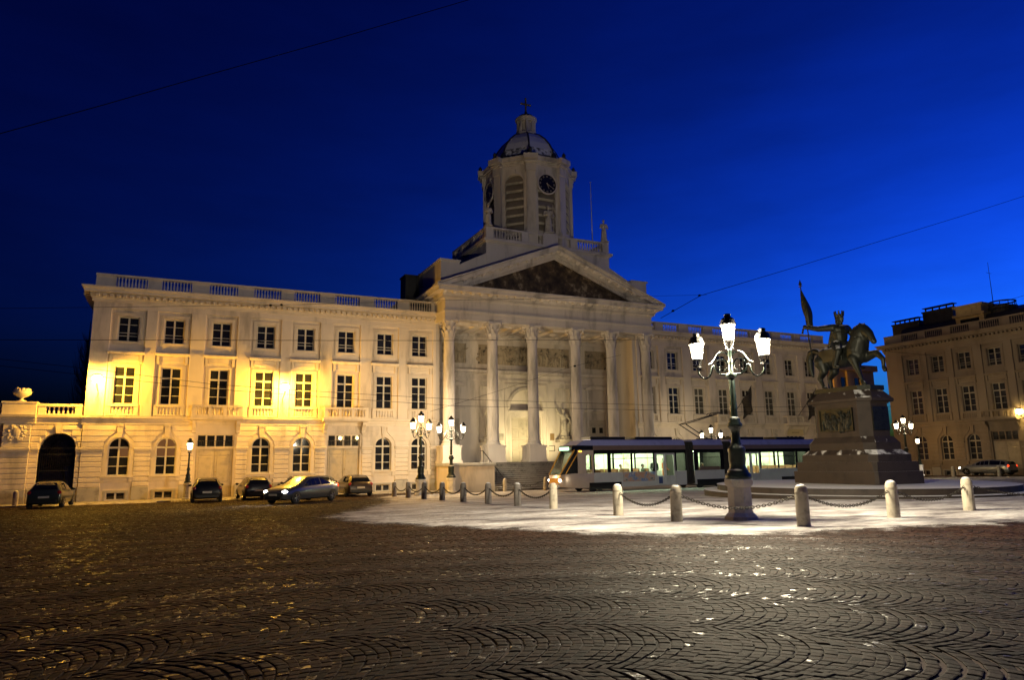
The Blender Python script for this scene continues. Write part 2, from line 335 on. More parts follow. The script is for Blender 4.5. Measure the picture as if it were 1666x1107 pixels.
isl_o = inset(isl, -1.0); isl_m = inset(isl, 1.0); isl_i = inset(isl, 3.0); ISL_IN = inset(isl, 2.4)
b = MB(); n = len(isl)
vs = [(x, y, H(x, y)+.006) for x, y in isl_o]+[(x, y, H(x, y)+.016) for x, y in isl_m]+[(x, y, H(x, y)+.035) for x, y in isl_i]
b.add(vs, [(r*n+i, r*n+(i+1) % n, (r+1)*n+(i+1) % n, (r+1)*n+i) for r in range(2) for i in range(n)]+[tuple(range(2*n, 3*n))])
snow = tag(b.build('snowy_pavement', SNOW), kind='structure', label='trodden snow covering the paved middle of the square')
at = snow.data.attributes.new('cover', 'FLOAT', 'POINT'); at.data.foreach_set('value', np.repeat(np.array((0., .55, 1.), np.float32), n))

# setts laid in arcs: bands concentric about a point near the camera, rows bulging along the band
def make_setts():
    C = np.array((1.0, 1.8)); BW = 1.46; row = .094; quads = []
    A = np.array((AR[:], AU[:], AF[:]))
    for bi in range(1, 38):
        rm = BW*(bi+.5)+.4; nr = int(rm*R(215)/row); k = np.arange(nr)
        base = R(-60)+k*row/rm; nc = 14 if rm < 32 else 11
        edges = np.linspace(-BW/2, BW/2, nc+1)
        off = (bi*7.31) % 1*row/rm
        jit = rng.normal(0, .012, (nc+1, nr)); jit[0] = 0; jit[-1] = 0
        for c in range(nc):
            j0 = edges[c]+jit[c]; j1 = edges[c+1]+jit[c+1]
            rr = .28
            wob = .05*np.sin(base*9+bi)+.03*np.sin(base*23+bi*2.)
            def ang(t, add): return base+off+(add-rr*(t/(BW/2))**2+wob)/rm
            jt = rng.normal(0, .003, nr); th0a, th0b = ang(j0, jt), ang(j1, jt); w = row*(1+rng.normal(0, .05, nr))+jt
            th1a, th1b = ang(j0, w), ang(j1, w)
            P = []
            for t, th in ((j0, th0a), (j1, th0b), (j1, th1b), (j0, th1a)):
                rad = rm+t; P.append(np.stack((C[0]+rad*np.sin(th), C[1]+rad*np.cos(th)), -1))
            quads.append(np.stack(P, 1))
    Q = np.concatenate(quads); ce = Q.mean(1)
    hz = .09-.0188*ce[:, 1]; d = np.stack((ce[:, 0], ce[:, 1], hz-ZC), -1) @ A.T
    px = 833+FPX*d[:, 0]/np.maximum(d[:, 2], .01); py = 553.5-FPX*d[:, 1]/np.maximum(d[:, 2], .01)
    ok = (d[:, 2] > 2) & (px > -160) & (px < 1830) & (py < 1230) & (ce[:, 1] < KERB_Y-.35) & (d[:, 2] < 52)
    ok &= ~inside(ISL_IN, ce[:, 0], ce[:, 1])
    Q = Q[ok]; ce = ce[ok]; dist = d[ok, 2]; inview = (px[ok] > 5) & (px[ok] < 1660) & (py[ok] < 1102)
    # joints: shrink each stone about its centre; shoulders fall away from a worn, slightly tilted top
    hw = .0046; v = Q-ce[:, None]; ln = np.linalg.norm(v, axis=2, keepdims=True); sho = ce[:, None]+v*(1-hw/ln); top = ce[:, None]+v*(1-(hw+.016)/ln)
    N = len(Q); hgt = rng.normal(0, .0022, N); tx = rng.normal(0, .02, N); ty = rng.normal(0, .02, N)
    z0 = .09-.0188*sho[:, :, 1]-.013; tv = top-ce[:, None]; sv = sho-ce[:, None]
    z1 = .09-.0188*sho[:, :, 1]+hgt[:, None]-.0030+tx[:, None]*sv[:, :, 0]+ty[:, None]*sv[:, :, 1]
    z2 = .09-.0188*top[:, :, 1]+hgt[:, None]+tx[:, None]*tv[:, :, 0]+ty[:, None]*tv[:, :, 1]
    V = np.concatenate([np.concatenate((p_, z_[:, :, None]), 2) for p_, z_ in ((sho, z0), (sho, z1), (top, z2))], 1)   # N,12,3
    tone = rng.random(N)
    rho = np.hypot(ce[:, 0]-C[0], ce[:, 1]-C[1]); lump = .5+.5*np.sin(ce[:, 0]*1.3+np.sin(ce[:, 1]*.9)*2)*np.sin(ce[:, 1]*.7+1+np.sin(ce[:, 0]*.5))
    band = sum(np.exp(-((rho-r0)/.16)**2) for r0 in (6.55, 8.1, 11.4, 13.2, 17.5, 19.3, 24., 26., 33., 35.))
    prob = np.clip(.03+.75*band*lump+.22*(ce[:, 0] < 3)*lump, 0, .9); wet = (rng.random(N) < prob)*rng.uniform(.6, 1., N)
    order = np.argsort(np.where(inview, dist, 1e9)); near = order[:300]; rest = order[300:]
    F = np.array([(8,11,10,9)]+[(k, k+4, (k+1) % 4+4, (k+1) % 4) for k in range(4)]+[(k+4, k+8, (k+1) % 4+8, (k+1) % 4+4) for k in range(4)])
    def mk(idx, name):
        n_ = len(idx); vv = V[idx].reshape(-1, 3); ff = (F[None]+12*np.arange(n_)[:, None, None]).reshape(-1, 4)
        me = bpy.data.meshes.new(name); me.vertices.add(len(vv)); me.vertices.foreach_set('co', vv.ravel().astype(np.float32))
        me.loops.add(ff.size); me.loops.foreach_set('vertex_index', ff.ravel().astype(np.int32))
        me.polygons.add(len(ff)); me.polygons.foreach_set('loop_start', np.arange(0, ff.size, 4, dtype=np.int32))
        me.update(calc_edges=True); me.shade_flat(); at = me.attributes.new('tone', 'FLOAT', 'POINT'); at.data.foreach_set('value', np.repeat(tone[idx], 12).astype(np.float32))
        at = me.attributes.new('wet', 'FLOAT', 'POINT'); at.data.foreach_set('value', np.repeat(wet[idx], 12).astype(np.float32))
        me.materials.append(SETT); return me
    tag(obj('setts', mk(rest, 'setts'), None, road), kind='stuff')
    for i in near: obj('sett', mk(np.array([i]), 'sett'), None, road)
make_setts()

# pavement along the houses, with its kerb stones
b = MB()
b.add([(-60,KERB_Y,H(0,KERB_Y)+.08),(73.4,KERB_Y,H(0,KERB_Y)+.08),(73.4,75,H(0,75)+.08),(-60,75,H(0,75)+.08),(-60,KERB_Y,H(0,KERB_Y)-.1),(73.4,KERB_Y,H(0,KERB_Y)-.1)],
      [(0,1,2,3),(4,5,1,0)])
pav = tag(b.build('pavement', SIDEWALK), kind='structure', label='pavement along the foot of the houses')
kz = H(0, KERB_Y); me = MB().add([(0,-.28,-.12),(1.16,-.28,-.12),(1.16,0,-.12),(0,0,-.12),(0,-.25,.095),(1.16,-.25,.095),(1.16,0,.10),(0,0,.10)],
      [(4,5,6,7),(0,1,5,4),(1,2,6,5),(3,0,4,7)]).mesh('kerb_stone')
for i in range(26): obj('kerb_stone', me, KERB, pav, (-13.5+i*1.2, KERB_Y, kz))
# swept snow left along the kerb
for i, (x0, x1) in enumerate([(-7.6,-1.2), (-.4,1.0), (2.4,4.8), (7.3,10.0)]):
    b = MB(); pts = []
    for k in range(26):
        t = k/25; x = x0+(x1-x0)*t; w = .16*math.sin(PI*t)**.5*(1+.6*math.sin(k*1.7+i))+.03; pts.append((x, w))
    vs = []
    for x, w in pts: vs += [(x, KERB_Y-.28-w*2.4, H(0, KERB_Y)-.005), (x, KERB_Y-.28-w, H(0, KERB_Y)+.05+w*.25), (x, KERB_Y-.27, H(0, KERB_Y)+.0)]
    b.add(vs, [(j*3+a, j*3+a+3, j*3+a+4, j*3+a+1) for j in range(25) for a in range(2)])
    o = b.build('snow_ridge', SNOW, smooth=True); at = o.data.attributes.new('cover', 'FLOAT', 'POINT'); at.data.foreach_set('value', np.ones(len(o.data.vertices), np.float32))
    tag(o, kind='stuff', label='thin ridge of old snow along the kerb')

# ------------------------------------------------------------------ the uniform houses round the square
HW = .66
def rect_bars(b, w, z0, z1, y, hbars, t=.055, mull=True, d=.06):
    """sash: outer casing, centre mullion and glazing bars of a rectangular window"""
    b.box(-w, -w+.07, y, y+d, z0, z1); b.box(w-.07, w, y, y+d, z0, z1); b.box(-w+.07, w-.07, y, y+d, z1-.07, z1); b.box(-w+.07, w-.07, y, y+d, z0, z0+.08)
    if mull: b.box(-.06, .06, y-.02, y+d, z0+.08, z1-.07)
    for z, tt in hbars:
        b.box(-w+.07, -.06, y-.004, y+d, z-tt/2, z+tt/2); b.box(.06, w-.07, y-.004, y+d, z-tt/2, z+tt/2)
def pane_set(w, cells):
    """one mesh per pane, each (x0,x1,z0,z1)"""
    return [MB().add([(x0,0,z0),(x1,0,z0),(x1,0,z1),(x0,0,z1)], [(0,1,2,3)]).mesh('pane') for x0, x1, z0, z1 in cells]
def win_meshes():
    Y = .24; W = {}
    # upper window: sill 0, head 1.82
    b = MB(); rect_bars(b, HW, 0, 1.82, Y, [(1.27,.04),(.66,.04),(.44,.04)])
    s = MB()
    s.box(-.93,-.72,-.05,.0,-.22,2.02); s.box(.72,.93,-.05,.0,-.22,2.02); s.box(-.72,.72,-.05,0,1.88,2.02); s.box(-.72,.72,-.05,0,-.22,-.06)
    s.box(-1.0,1.0,-.085,0,2.021,2.09)
    si = MB().box(-.72,.72,-.10,.2,-.058,-.002)
    zs = [.08,.42,.46,.64,.68,1.25,1.29,1.75]; cells = []
    for sx in (-1, 1):
        for k in range(4): cells.append((min(sx*.06, sx*(HW-.07)), max(sx*.06, sx*(HW-.07)), zs[2*k], zs[2*k+1]))
    W['upper'] = (b.mesh('window'), s.mesh('window_surround'), si.mesh('window_sill'), pane_set(HW, cells))
    # main-floor window: sill 0, head 2.7
    b = MB(); rect_bars(b, HW, 0, 2.7, Y, [(.66,.04),(1.30,.04),(1.94,.13)])
    s = MB()
    s.box(-.93,-.72,-.05,0,-.0,2.86); s.box(.72,.93,-.05,0,0,2.86); s.box(-.72,.72,-.05,0,2.74,2.86)
    s.slab(-.82,.82,-.08,0,3.10,3.52,.03)                              # frieze of the hood
    s.box(-1.03,-.84,-.16,0,2.95,3.52); s.box(.84,1.03,-.16,0,2.95,3.52)   # brackets
    s.prof_x(-1.16,1.16,[(0,3.525),(-.14,3.525),(-.17,3.58),(-.33,3.62),(-.36,3.72),(0,3.76)])
    si = MB().box(-1.0,1.0,-.16,.2,-.17,-.002); si.box(-1.0,-.72,-.12,.0,-.70,-.172); si.box(.72,1.0,-.12,0,-.70,-.172); si.box(-1.0,1.0,-.13,0,-.80,-.702)
    for k in range(6):
        x = -.58+k*.232; si.lathe([(.045,-.698),(.06,-.62),(.045,-.5),(.03,-.35),(.05,-.25),(.05,-.175)], 6, (x,-.05,0))
    zs = [.08,.64,.68,1.28,1.32,1.875,2.005,2.63]; cells = []
    for sx in (-1, 1):
        for k in range(4): cells.append((min(sx*.06, sx*(HW-.07)), max(sx*.06, sx*(HW-.07)), zs[2*k], zs[2*k+1]))
    W['main'] = (b.mesh('window'), s.mesh('window_surround'), si.mesh('window_sill'), pane_set(HW, cells))
    # arched ground-floor window: sill 0, spring 1.99, radius HW
    b = MB(); sp = 1.99; b.box(-HW,-HW+.07,Y,Y+.06,0,sp); b.box(HW-.07,HW,Y,Y+.06,0,sp); b.box(-HW+.07,HW-.07,Y,Y+.06,0,.08); b.box(-.06,.06,Y-.02,Y+.06,.08,sp+HW-.03)
    for z, tt in ((.66,.05),(1.30,.05),(1.95,.13)): b.box(-HW+.07,-.06,Y-.004,Y+.06,z-tt/2,z+tt/2); b.box(.06,HW-.07,Y-.004,Y+.06,z-tt/2,z+tt/2)
    na = 14
    def ring(mb, r0, r1, y0, y1, zc):
        for k in range(na):
            a0, a1 = PI*k/na, PI*(k+1)/na; pts = []
            for y in (y0, y1):
                for r, a in ((r0, a0), (r1, a0), (r1, a1), (r0, a1)): pts.append((r*math.cos(a), y, zc+r*math.sin(a)))
            mb.add(pts, [(0,1,2,3),(7,6,5,4),(1,5,6,2),(0,3,7,4)])
    ring(b, HW-.075, HW, Y, Y+.06, sp)
    s = MB(); ring(s, HW+.012, HW+.13, -.07, .0, sp); ring(s, HW+.131, HW+.29, -.045, .0, sp)
    for sx in (-1, 1): s.box(min(sx*(HW+.01), sx*(HW+.29)), max(sx*(HW+.01), sx*(HW+.29)), -.05, 0, -.1, sp)
    s.prof_y(-.15, 0, [(-.13,sp+HW-.02),(.13,sp+HW-.02),(.19,sp+HW+.78),(-.19,sp+HW+.78)])      # keystone
    s.box(-.22,.22,-.19,0,sp+HW+.781,sp+HW+.87)
    si = MB().box(-1.02,1.02,-.15,.2,-.12,-.002); si.box(-.98,-.74,-.11,0,-.42,-.122); si.box(.74,.98,-.11,0,-.42,-.122); si.box(-.72,.72,-.04,0,-.42,-.13)
    zs = [.08,.635,.685,1.275,1.325,1.885]; cells = []
    for sx in (-1, 1):
        for k in range(3): cells.append((min(sx*.06, sx*(HW-.07)), max(sx*.06, sx*(HW-.07)), zs[2*k], zs[2*k+1]))
    ps = pane_set(HW, cells)
    for sx in (-1, 1):
        r = HW-.07; pts = [(sx*.06,0,2.015),(sx*r,0,2.015)]+[(sx*max(.06, r*math.cos(a)),0,sp+r*math.sin(a)) for a in [R(4+82*k/8) for k in range(9)]]
        ps.append(MB().add(pts, [tuple(range(len(pts))) if sx > 0 else tuple(range(len(pts)-1,-1,-1))]).mesh('pane'))
    W['arch'] = (b.mesh('window'), s.mesh('window_surround'), si.mesh('window_sill'), ps)
    # cellar window
    b = MB(); rect_bars(b, .60, 0, .55, .12, [], d=.05); s = MB(); s.box(-.78,-.62,-.03,0,-.1,.68); s.box(.62,.78,-.03,0,-.1,.68); s.box(-.62,.62,-.03,0,.56,.68)
    W['cellar'] = (b.mesh('window'), s.mesh('window_surround'), None, pane_set(.6, [(-.53,-.06,.08,.48),(.06,.53,.08,.48)]))
    return W
WM = win_meshes()
LITPANE = emis('lamplit_pane', (1, .42, .14), .16)
LITLAMP = emis('room_lamp', (1, .72, .35), 3.0)
def put_window(kind, parent, u, z, sash, trim, glass, lit=None):
    fm, sm, im, ps = WM[kind]
    def inst(name, me, mt, par, loc=(0,0,0)):
        o = bpy.data.objects.new(name, me); COL.objects.link(o); o.parent = par; o.location = loc
        if not me.materials: me.materials.append(mt)
        if me.materials[0] is not mt:
            o.material_slots[0].link = 'OBJECT'; o.material_slots[0].material = mt
        return o
    w = inst('window', fm, sash, parent, (u, 0, z)); inst('window_surround', sm, trim, w)
    if im: inst('window_sill', im, trim, w)
    for k, p in enumerate(ps):
        mt = glass if not isinstance(glass, (list, tuple)) else glass[k % len(glass)]
        if lit and k in lit: mt = lit[k]
        o = inst('pane', p, mt, w, (0, .265, 0)); o.rotation_euler = (random.gauss(0, .004), 0, random.gauss(0, .005))
    return w

def balusters(b, u0, u1, z0, z1, y, step=.22, r=.055):
    n = max(1, int((u1-u0)/step)); s = (u1-u0)/n; h = z1-z0
    for i in range(n):
        b.lathe([(r*.8,0),(r*1.15,h*.12),(r*1.2,h*.3),(r*.55,h*.7),(r*.9,h*.88),(r*.8,h)], 6, (u0+s*(i+.5), y, z0))

def make_house(name, label, cat, loc, rz, u0, u1, bays, doors, M=None, group=None, endL=True, endR=True, depth=11, lit=None, glass=None, zb=-1.35, curtains=False):
    S, T, PL, SA = M or (STUCCO, TRIM, PLINTH, SASH)
    root = thing(name, label, cat, (loc[0], loc[1], 0), rz, group)
    n = len(bays); mid = [u0]+[(bays[i]+bays[i+1])/2 for i in range(n-1)]+[u1]
    ZB = zb
    # ---- wall: solid pieces round the openings
    b = MB(); TH = .45; sp = 2.79
    for i, c in enumerate(bays):
        a0, a1 = mid[i], mid[i+1]; door = i in doors
        b.box(a0, c-HW, 0, TH, 4.38, 13.06); b.box(c+HW, a1, 0, TH, 4.38, 13.06)
        b.box(c-HW, c+HW, 0, TH, 4.38, 5.8); b.box(c-HW, c+HW, 0, TH, 8.5, 10.28); b.box(c-HW, c+HW, 0, TH, 12.1, 13.06)
        if door:
            b.box(a0, c-1.28, 0, TH, ZB, 4.38); b.box(c+1.28, a1, 0, TH, ZB, 4.38); b.box(c-1.28, c+1.28, 0, TH, 3.68, 4.38)
        else:
            b.box(a0, c-HW, 0, TH, ZB, sp); b.box(c+HW, a1, 0, TH, ZB, sp)
            b.box(c-HW, c+HW, 0, TH, -.31, .8); b.box(c-HW, c+HW, 0, TH, ZB, -.86)
            b.box(c-HW, c-.6, 0, TH, -.86, -.31); b.box(c+.6, c+HW, 0, TH, -.86, -.31)
            b.box(a0, c-HW, 0, TH, sp, 4.38); b.box(c+HW, a1, 0, TH, sp, 4.38)
            na = 14
            for k in range(na):
                t0, t1 = PI*k/na, PI*(k+1)/na
                p0 = (c+HW*math.cos(t0), sp+HW*math.sin(t0)); p1 = (c+HW*math.cos(t1), sp+HW*math.sin(t1))
                b.add([(p0[0],0,p0[1]),(p1[0],0,p1[1]),(p1[0],0,4.38),(p0[0],0,4.38),(p0[0],TH,p0[1]),(p1[0],TH,p1[1])], [(0,3,2,1),(0,1,5,4)])
    w = b.build('wall', S, root)
    b = MB(); b.box(u0+.03, u1-.03, TH-.02, TH+.02, ZB, 13.9)
    b.box(u0, u0+.4, TH+.02, depth, ZB, 13.05); b.box(u1-.4, u1, TH+.02, depth, ZB, 13.05); b.box(u0+.4, u1-.4, depth-.4, depth, ZB, 13.05)
    b.build('back_wall', HOLE if rz else S, root)
    # ---- pilaster strips and the band over them
    for i in range(n+1):
        a = u0 if i == 0 else bays[i-1]+1.12; e = u1 if i == n else bays[i]-1.12
        MB().slab(a, e, -.17, 0, 4.96, 12.62, .012).build('pilaster', S, root)
    MB().box(u0, u1, -.17, 0, 12.622, 13.058).build('frieze_band', S, root)
    # ---- string course, cornice, parapet
    b = MB(); b.prof_x(u0-.12, u1+.12, [(.0,4.36),(-.10,4.36),(-.10,4.55),(-.16,4.60),(-.16,4.72),(-.28,4.80),(-.30,4.955),(.0,4.96)])
    b.build('string_course', T, root)
    e0 = .62 if endL else 0; e1 = .62 if endR else 0
    b = MB()
    for (y, z0, z1, q) in ((-.21,13.06,13.30,.12),(-.27,13.302,13.40,.2),(-.30,13.58,13.68,.3),(-.62,13.682,13.90,.62),(-.70,13.902,14.00,.70),(-.78,14.002,14.10,.78)):
        b.box(u0-(q if endL else 0), u1+(q if endR else 0), y, .5, z0, z1)
    b.box(u0-(.24 if endL else 0), u1+(.24 if endR else 0), -.25, .5, 13.402, 13.578)
    if endL: b.box(u0-.75, u0, .502, depth, 13.60, 14.098)
    if endR: b.box(u1, u1+.75, .502, depth, 13.60, 14.098)
    b.build('cornice', T, root)
    b = MB(); k = u0+.12
    while k < u1: b.box(k, k+.20, -.56, -.252, 13.40, 13.577); k += .42
    tag(b.build('modillions', T, root), kind='stuff')
    b = MB(); b.box(u0, u1, -.02, .34, 14.10, 14.27); b.box(u0-.03, u1+.03, -.08, .38, 15.0, 15.15)
    bal = MB()
    for i in range(n+1):
        a = u0 if i == 0 else bays[i-1]+1.0; e = u1 if i == n else bays[i]-1.0
        b.box(a, e, -.05, .36, 14.272, 14.998)
    for c in bays: balusters(bal, c-.98, c+.98, 14.272, 14.998, .15, .2, .06)
    b.build('parapet', T, root); tag(bal.build('parapet_balusters', T, root), kind='stuff')
    b = MB(); b.box(u0+.2, u1-.2, .55, depth, 14.0, 14.16); b.build('flat_roof', ROOF, root)
    # ---- rusticated ground floor
    R0 = HW+.31
    lev = [.06+.345*k for k in range(8)]
    def ends(i, side, z):
        """limit of a stone course towards bay i at height z"""
        if i in doors: return 1.45
        if z < sp: return R0
        d = z-sp
        return math.sqrt(R0*R0-d*d) if d < R0*.96 else .27
    for i in range(n+1):
        edgeL, edgeR = i == 0, i == n
        def lim(z):
            a = u0 if edgeL else bays[i-1]+ends(i-1, 1, z); e = u1 if edgeR else bays[i]-ends(i, -1, z); return a, e
        a, e = lim(0.); MB().slab(a-.02, e+.02, -.13, 0, ZB, .02, .02).build('plinth_block', PL, root)
        for k in range(7):
            a, e = lim(lev[k]); MB().slab(a, e, -.10, 0, lev[k], lev[k+1]-.06, .025).build('stone_course', S, root)
        a, e = lim(2.0); b = MB(); b.slab(a-.03, e+.03, -.14, 0, 2.48, 2.60, .015); b.slab(a-.06, e+.06, -.19, 0, 2.602, 2.76, .02); b.build('impost', T, root)
        zz = [2.80, 3.17, 3.56, 3.96, 4.35]
        for k in range(4):
            z0, z1 = zz[k], zz[k+1]-.06; a, e = lim(z0); a2, e2 = lim(z1)
            if k == 3:
                a, e = lim(z0); a2, e2 = lim(z1)
            if edgeL: a2 = a
            if edgeR: e2 = e
            MB().add([(a,-.10,z0),(e,-.10,z0),(e2,-.10,z1),(a2,-.10,z1),(a,0,z0),(e,0,z0),(e2,0,z1),(a2,0,z1)], [(0,1,2,3),(1,0,4,5),(3,2,6,7),(0,3,7,4),(2,1,5,6)]).build('stone_course', S, root)
    # ---- windows and doors
    G0 = glass or PANE
    for i, c in enumerate(bays):
        put_window('upper', root, c, 10.28, SA, T, G0)
        wm = put_window('main', root, c, 5.8, SA, T, CURTAIN if curtains and (i*5+1) % 3 else G0)
        if i not in doors:
            put_window('arch', root, c, .8, SA, T, G0, (lit or {}).get(i)); put_window('cellar', root, c, -.86, SA, PL, PANE)
        else:
            zt = 2.62
            d = MB(); d.box(-1.28, 1.28, .24, .30, ZB, zt); dm = d.build('door', WOODDOOR, root, (c, 0, 0))
            for sx in (-1, 1):
                lf = MB(); x0, x1 = (-1.2, -.03) if sx < 0 else (.03, 1.2); lf.slab(x0, x1, .19, .24, -.95, zt-.06, .01)
                lf.slab(x0+.14, x1-.14, .165, .19, -.75, .1, .02); lf.slab(x0+.14, x1-.14, .165, .19, .25, 2.05, .02); lf.slab(x0+.14, x1-.14, .165, .19, 2.15, zt-.14, .015)
                lf.build('door_leaf', WOODDOOR, dm)
            MB().lathe([(.03,0),(.03,.05),(.045,.07),(.0,.1)], 8).build('door_handle', GILT, dm, (.12,.15,.95)).rotation_euler = (R(90), 0, 0)
            f = MB(); f.box(-1.28, 1.28, .14, .24, zt+.002, zt+.17); f.box(-1.28, 1.28, .16, .22, 3.6, 3.68)
            for x in (-1.24, -.62, 0, .62, 1.24): f.box(x-.06, x+.06, .15, .23, zt+.172, 3.6)
            fl = f.build('fanlight', T, root, (c, 0, 0))
            for k in range(4): MB().add([(-1.18+k*.62,.2,zt+.172),(-.68+k*.62,.2,zt+.172),(-.68+k*.62,.2,3.6),(-1.18+k*.62,.2,3.6)], [(0,1,2,3)]).build('pane', PANE, fl)
            g = MB(); g.box(-1.25, 1.25, .04, .065, zt+.56, zt+.59); g.box(-1.25, 1.25, .04, .065, zt+.2, zt+.23)
            for k in range(19): g.box(-1.23+k*.135, -1.21+k*.135, .045, .06, zt+.23, zt+.56)
            g.build('railing', IRON2, fl)
            bc = MB(); bc.prof_x(-1.8, 1.8, [(-.302,4.66),(-.80,4.70),(-.88,4.80),(-.90,4.958),(-.302,4.958)])
            bo = bc.build('balcony', T, root, (c, 0, 0))
            r = MB(); r.box(-1.72, 1.72, -.86, -.70, 4.96, 5.06); r.box(-1.72, 1.72, -.88, -.68, 5.62, 5.78)
            for x in (-1.6, -.5, .5, 1.6): r.box(x-.13, x+.13, -.85, -.71, 5.062, 5.618)
            r.box(-1.73, -1.55, -.69, -.13, 5.62, 5.775); r.box(1.55, 1.73, -.69, -.13, 5.62, 5.775)
            for x0, x1 in ((-1.45,-.65),(-.35,.35),(.65,1.45)): balusters(r, x0, x1, 5.062, 5.618, -.78, .2, .05)
            r.build('balustrade', T, bo)
            for x in (-1.5, 1.5):
                q = MB(); q.prof_x(x-.14, x+.14, [(0,3.75),(-.20,3.78),(-.24,4.0),(-.42,4.25),(-.62,4.45),(-.66,4.66),(0,4.66)]); q.build('console', T, bo)
    return root

X0 = 29.75
LB = [-3.92,-.95,2.28,5.47,8.48,11.70,14.91,17.93]
litA = {0: LITPANE, 3: None}
left_wing = make_house('town_house', 'cream classical house lit yellow by wall lamps, beside the church portico', 'house', (0, 56), 0, -6.18, 19.32, LB, {2, 5},
    lit={1: {6: LITPANE, 7: LITPANE, 2: LITPANE, 5: LITPANE}, 0: {5: LITPANE}}, endR=False, group='uniform houses round the square')
RB = [44.72, 47.98, 51.2, 54.4, 57.65, 60.95, 64.0]; RB = [41.7]+RB
right_wing = make_house('town_house', 'dim cream house with two flags, behind the tram and the statue', 'house', (0, 56), 0, 40.2, 66.6, RB, {3, 6}, endL=False, glass=PANE, curtains=True, group='uniform houses round the square')
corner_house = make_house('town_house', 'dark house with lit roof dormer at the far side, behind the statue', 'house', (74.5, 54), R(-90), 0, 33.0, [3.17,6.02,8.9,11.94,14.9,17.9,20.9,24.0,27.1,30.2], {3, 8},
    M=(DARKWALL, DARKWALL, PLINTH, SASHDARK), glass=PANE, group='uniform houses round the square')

# ------------------------------------------------------------------ the church
STEP = mat("snow_dusted_step", (.20,.185,.165), .7, amt=.3, scale=2, bump=.3, bscale=20, snow=1.15)
def figure(name, b, mt, parent=None, loc=(0,0,0), rz=0, voxel=.03, it=3):
    """one continuous body grown from overlapping limbs"""
    o = b.build(name, mt, parent, loc, rz)
    md = o.modifiers.new('remesh', 'REMESH'); md.mode = 'VOXEL'; md.voxel_size = voxel; md.use_smooth_shade = True
    sm = o.modifiers.new('smooth', 'SMOOTH'); sm.iterations = it; sm.factor = .5
    return o
def robed_figure(h=2.4, arm=None, turn=0, staff=False):
    b = MB(); k = h/1.75
    def P(x, y, z): return (x*k, y*k, z*k)
    b.tube([P(0,0,0),P(0,-.01,.3),P(.01,0,.8),P(0,0,1.0)], [.27*k,.22*k,.19*k,.16*k], 12)
    for a in range(7):
        q = 2*PI*a/7; b.cap(P(.22*math.cos(q),.2*math.sin(q),.03), P(.12*math.cos(q+.25),.11*math.sin(q+.25),.95), .045*k, .05*k)
    b.ell(P(0,0,1.18), (.2*k,.14*k,.27*k)); b.cap(P(-.19,0,1.35), P(.19,0,1.35), .075*k, .075*k)
    b.cap(P(0,0,1.42), P(0,-.02,1.52), .055*k, .055*k); b.ell(P(0,-.03,1.62), (.085*k,.10*k,.125*k)); b.ell(P(0,-.12,1.60), (.03*k,.04*k,.03*k)); b.ell(P(0,.0,1.66), (.10*k,.105*k,.10*k))
    arms = arm or [[(-.21,0,1.36),(-.3,-.08,1.08),(-.12,-.24,1.12)], [(.21,0,1.36),(.3,-.05,1.08),(.2,-.22,.95)]]
    for pts in arms: b.limb([P(*p) for p in pts], [.07*k,.06*k,.045*k][:len(pts)]); b.ell(P(*pts[-1]), (.05*k,.05*k,.06*k))
    b.cap(P(.2,.02,1.35), P(-.16,-.15,.75), .06*k, .07*k); b.cap(P(-.16,-.15,.75), P(-.2,-.12,.25), .07*k, .04*k)
    if staff: b.cap(P(.24,-.22,0.0), P(.24,-.22,1.72), .022*k, .022*k)
    b.box(-.3*k,.3*k,-.26*k,.26*k,-.06*k,.03*k)
    return b

CY = 53.75      # axis of the column row
church = thing('church', 'neoclassical church with six columned portico, pediment and octagonal clock tower', 'church', (X0, 0, 0))
# steps: each a stone of its own
ZF = 1.31; nst = 14; z0s = H(0, 49)+.02
SY0, SY1 = 48.75, 52.75
for i in range(nst):
    t = (SY1-SY0)/nst; zz0 = z0s+(ZF-z0s)*i/nst; zz1 = z0s+(ZF-z0s)*(i+1)/nst
    b = MB(); y0 = SY0+i*t
    b.box(-7.9, 7.9, y0, y0+t+.03 if i < nst-1 else 53.2, zz0-.25, zz1-.045); b.box(-7.9, 7.9, y0-.03, y0+t+.03 if i < nst-1 else 53.2, zz1-.044, zz1)
    b.build('step', STEP, church)
b = MB(); b.box(-10.4, 10.4, 53.2, 59.6, z0s-.4, ZF); b.build('porch_floor', PLINTH, church)
for sx in (-1, 1):
    b = MB(); x0, x1 = sorted((sx*7.92, sx*11.2)); b.box(x0, x1, 49.3, 53.2, z0s-.5, 1.10)
    ck = b.build('stair_cheek', TRIM, church)
    b = MB(); b.slab(x0-.1, x1+.1, 49.18, 53.25, 1.102, 1.30, .03); b.build('coping', PLINTH, ck)
    # handrail on the steps
    hr = MB(); hx = sx*7.4; hr.tube([(hx,48.6,z0s+.95),(hx,48.9,z0s+1.0),(hx,52.8,ZF+.95),(hx,53.3,ZF+.95)], .03, 8)
    for q in range(4): yy = 48.8+q*1.3; hr.tube([(hx,yy,z0s-.1+(yy-48.75)/4*2.2),(hx,yy,z0s+1.0+(yy-48.9)/3.9*2.15)], .022, 6)
    hr.build('handrail', IRON2, church)
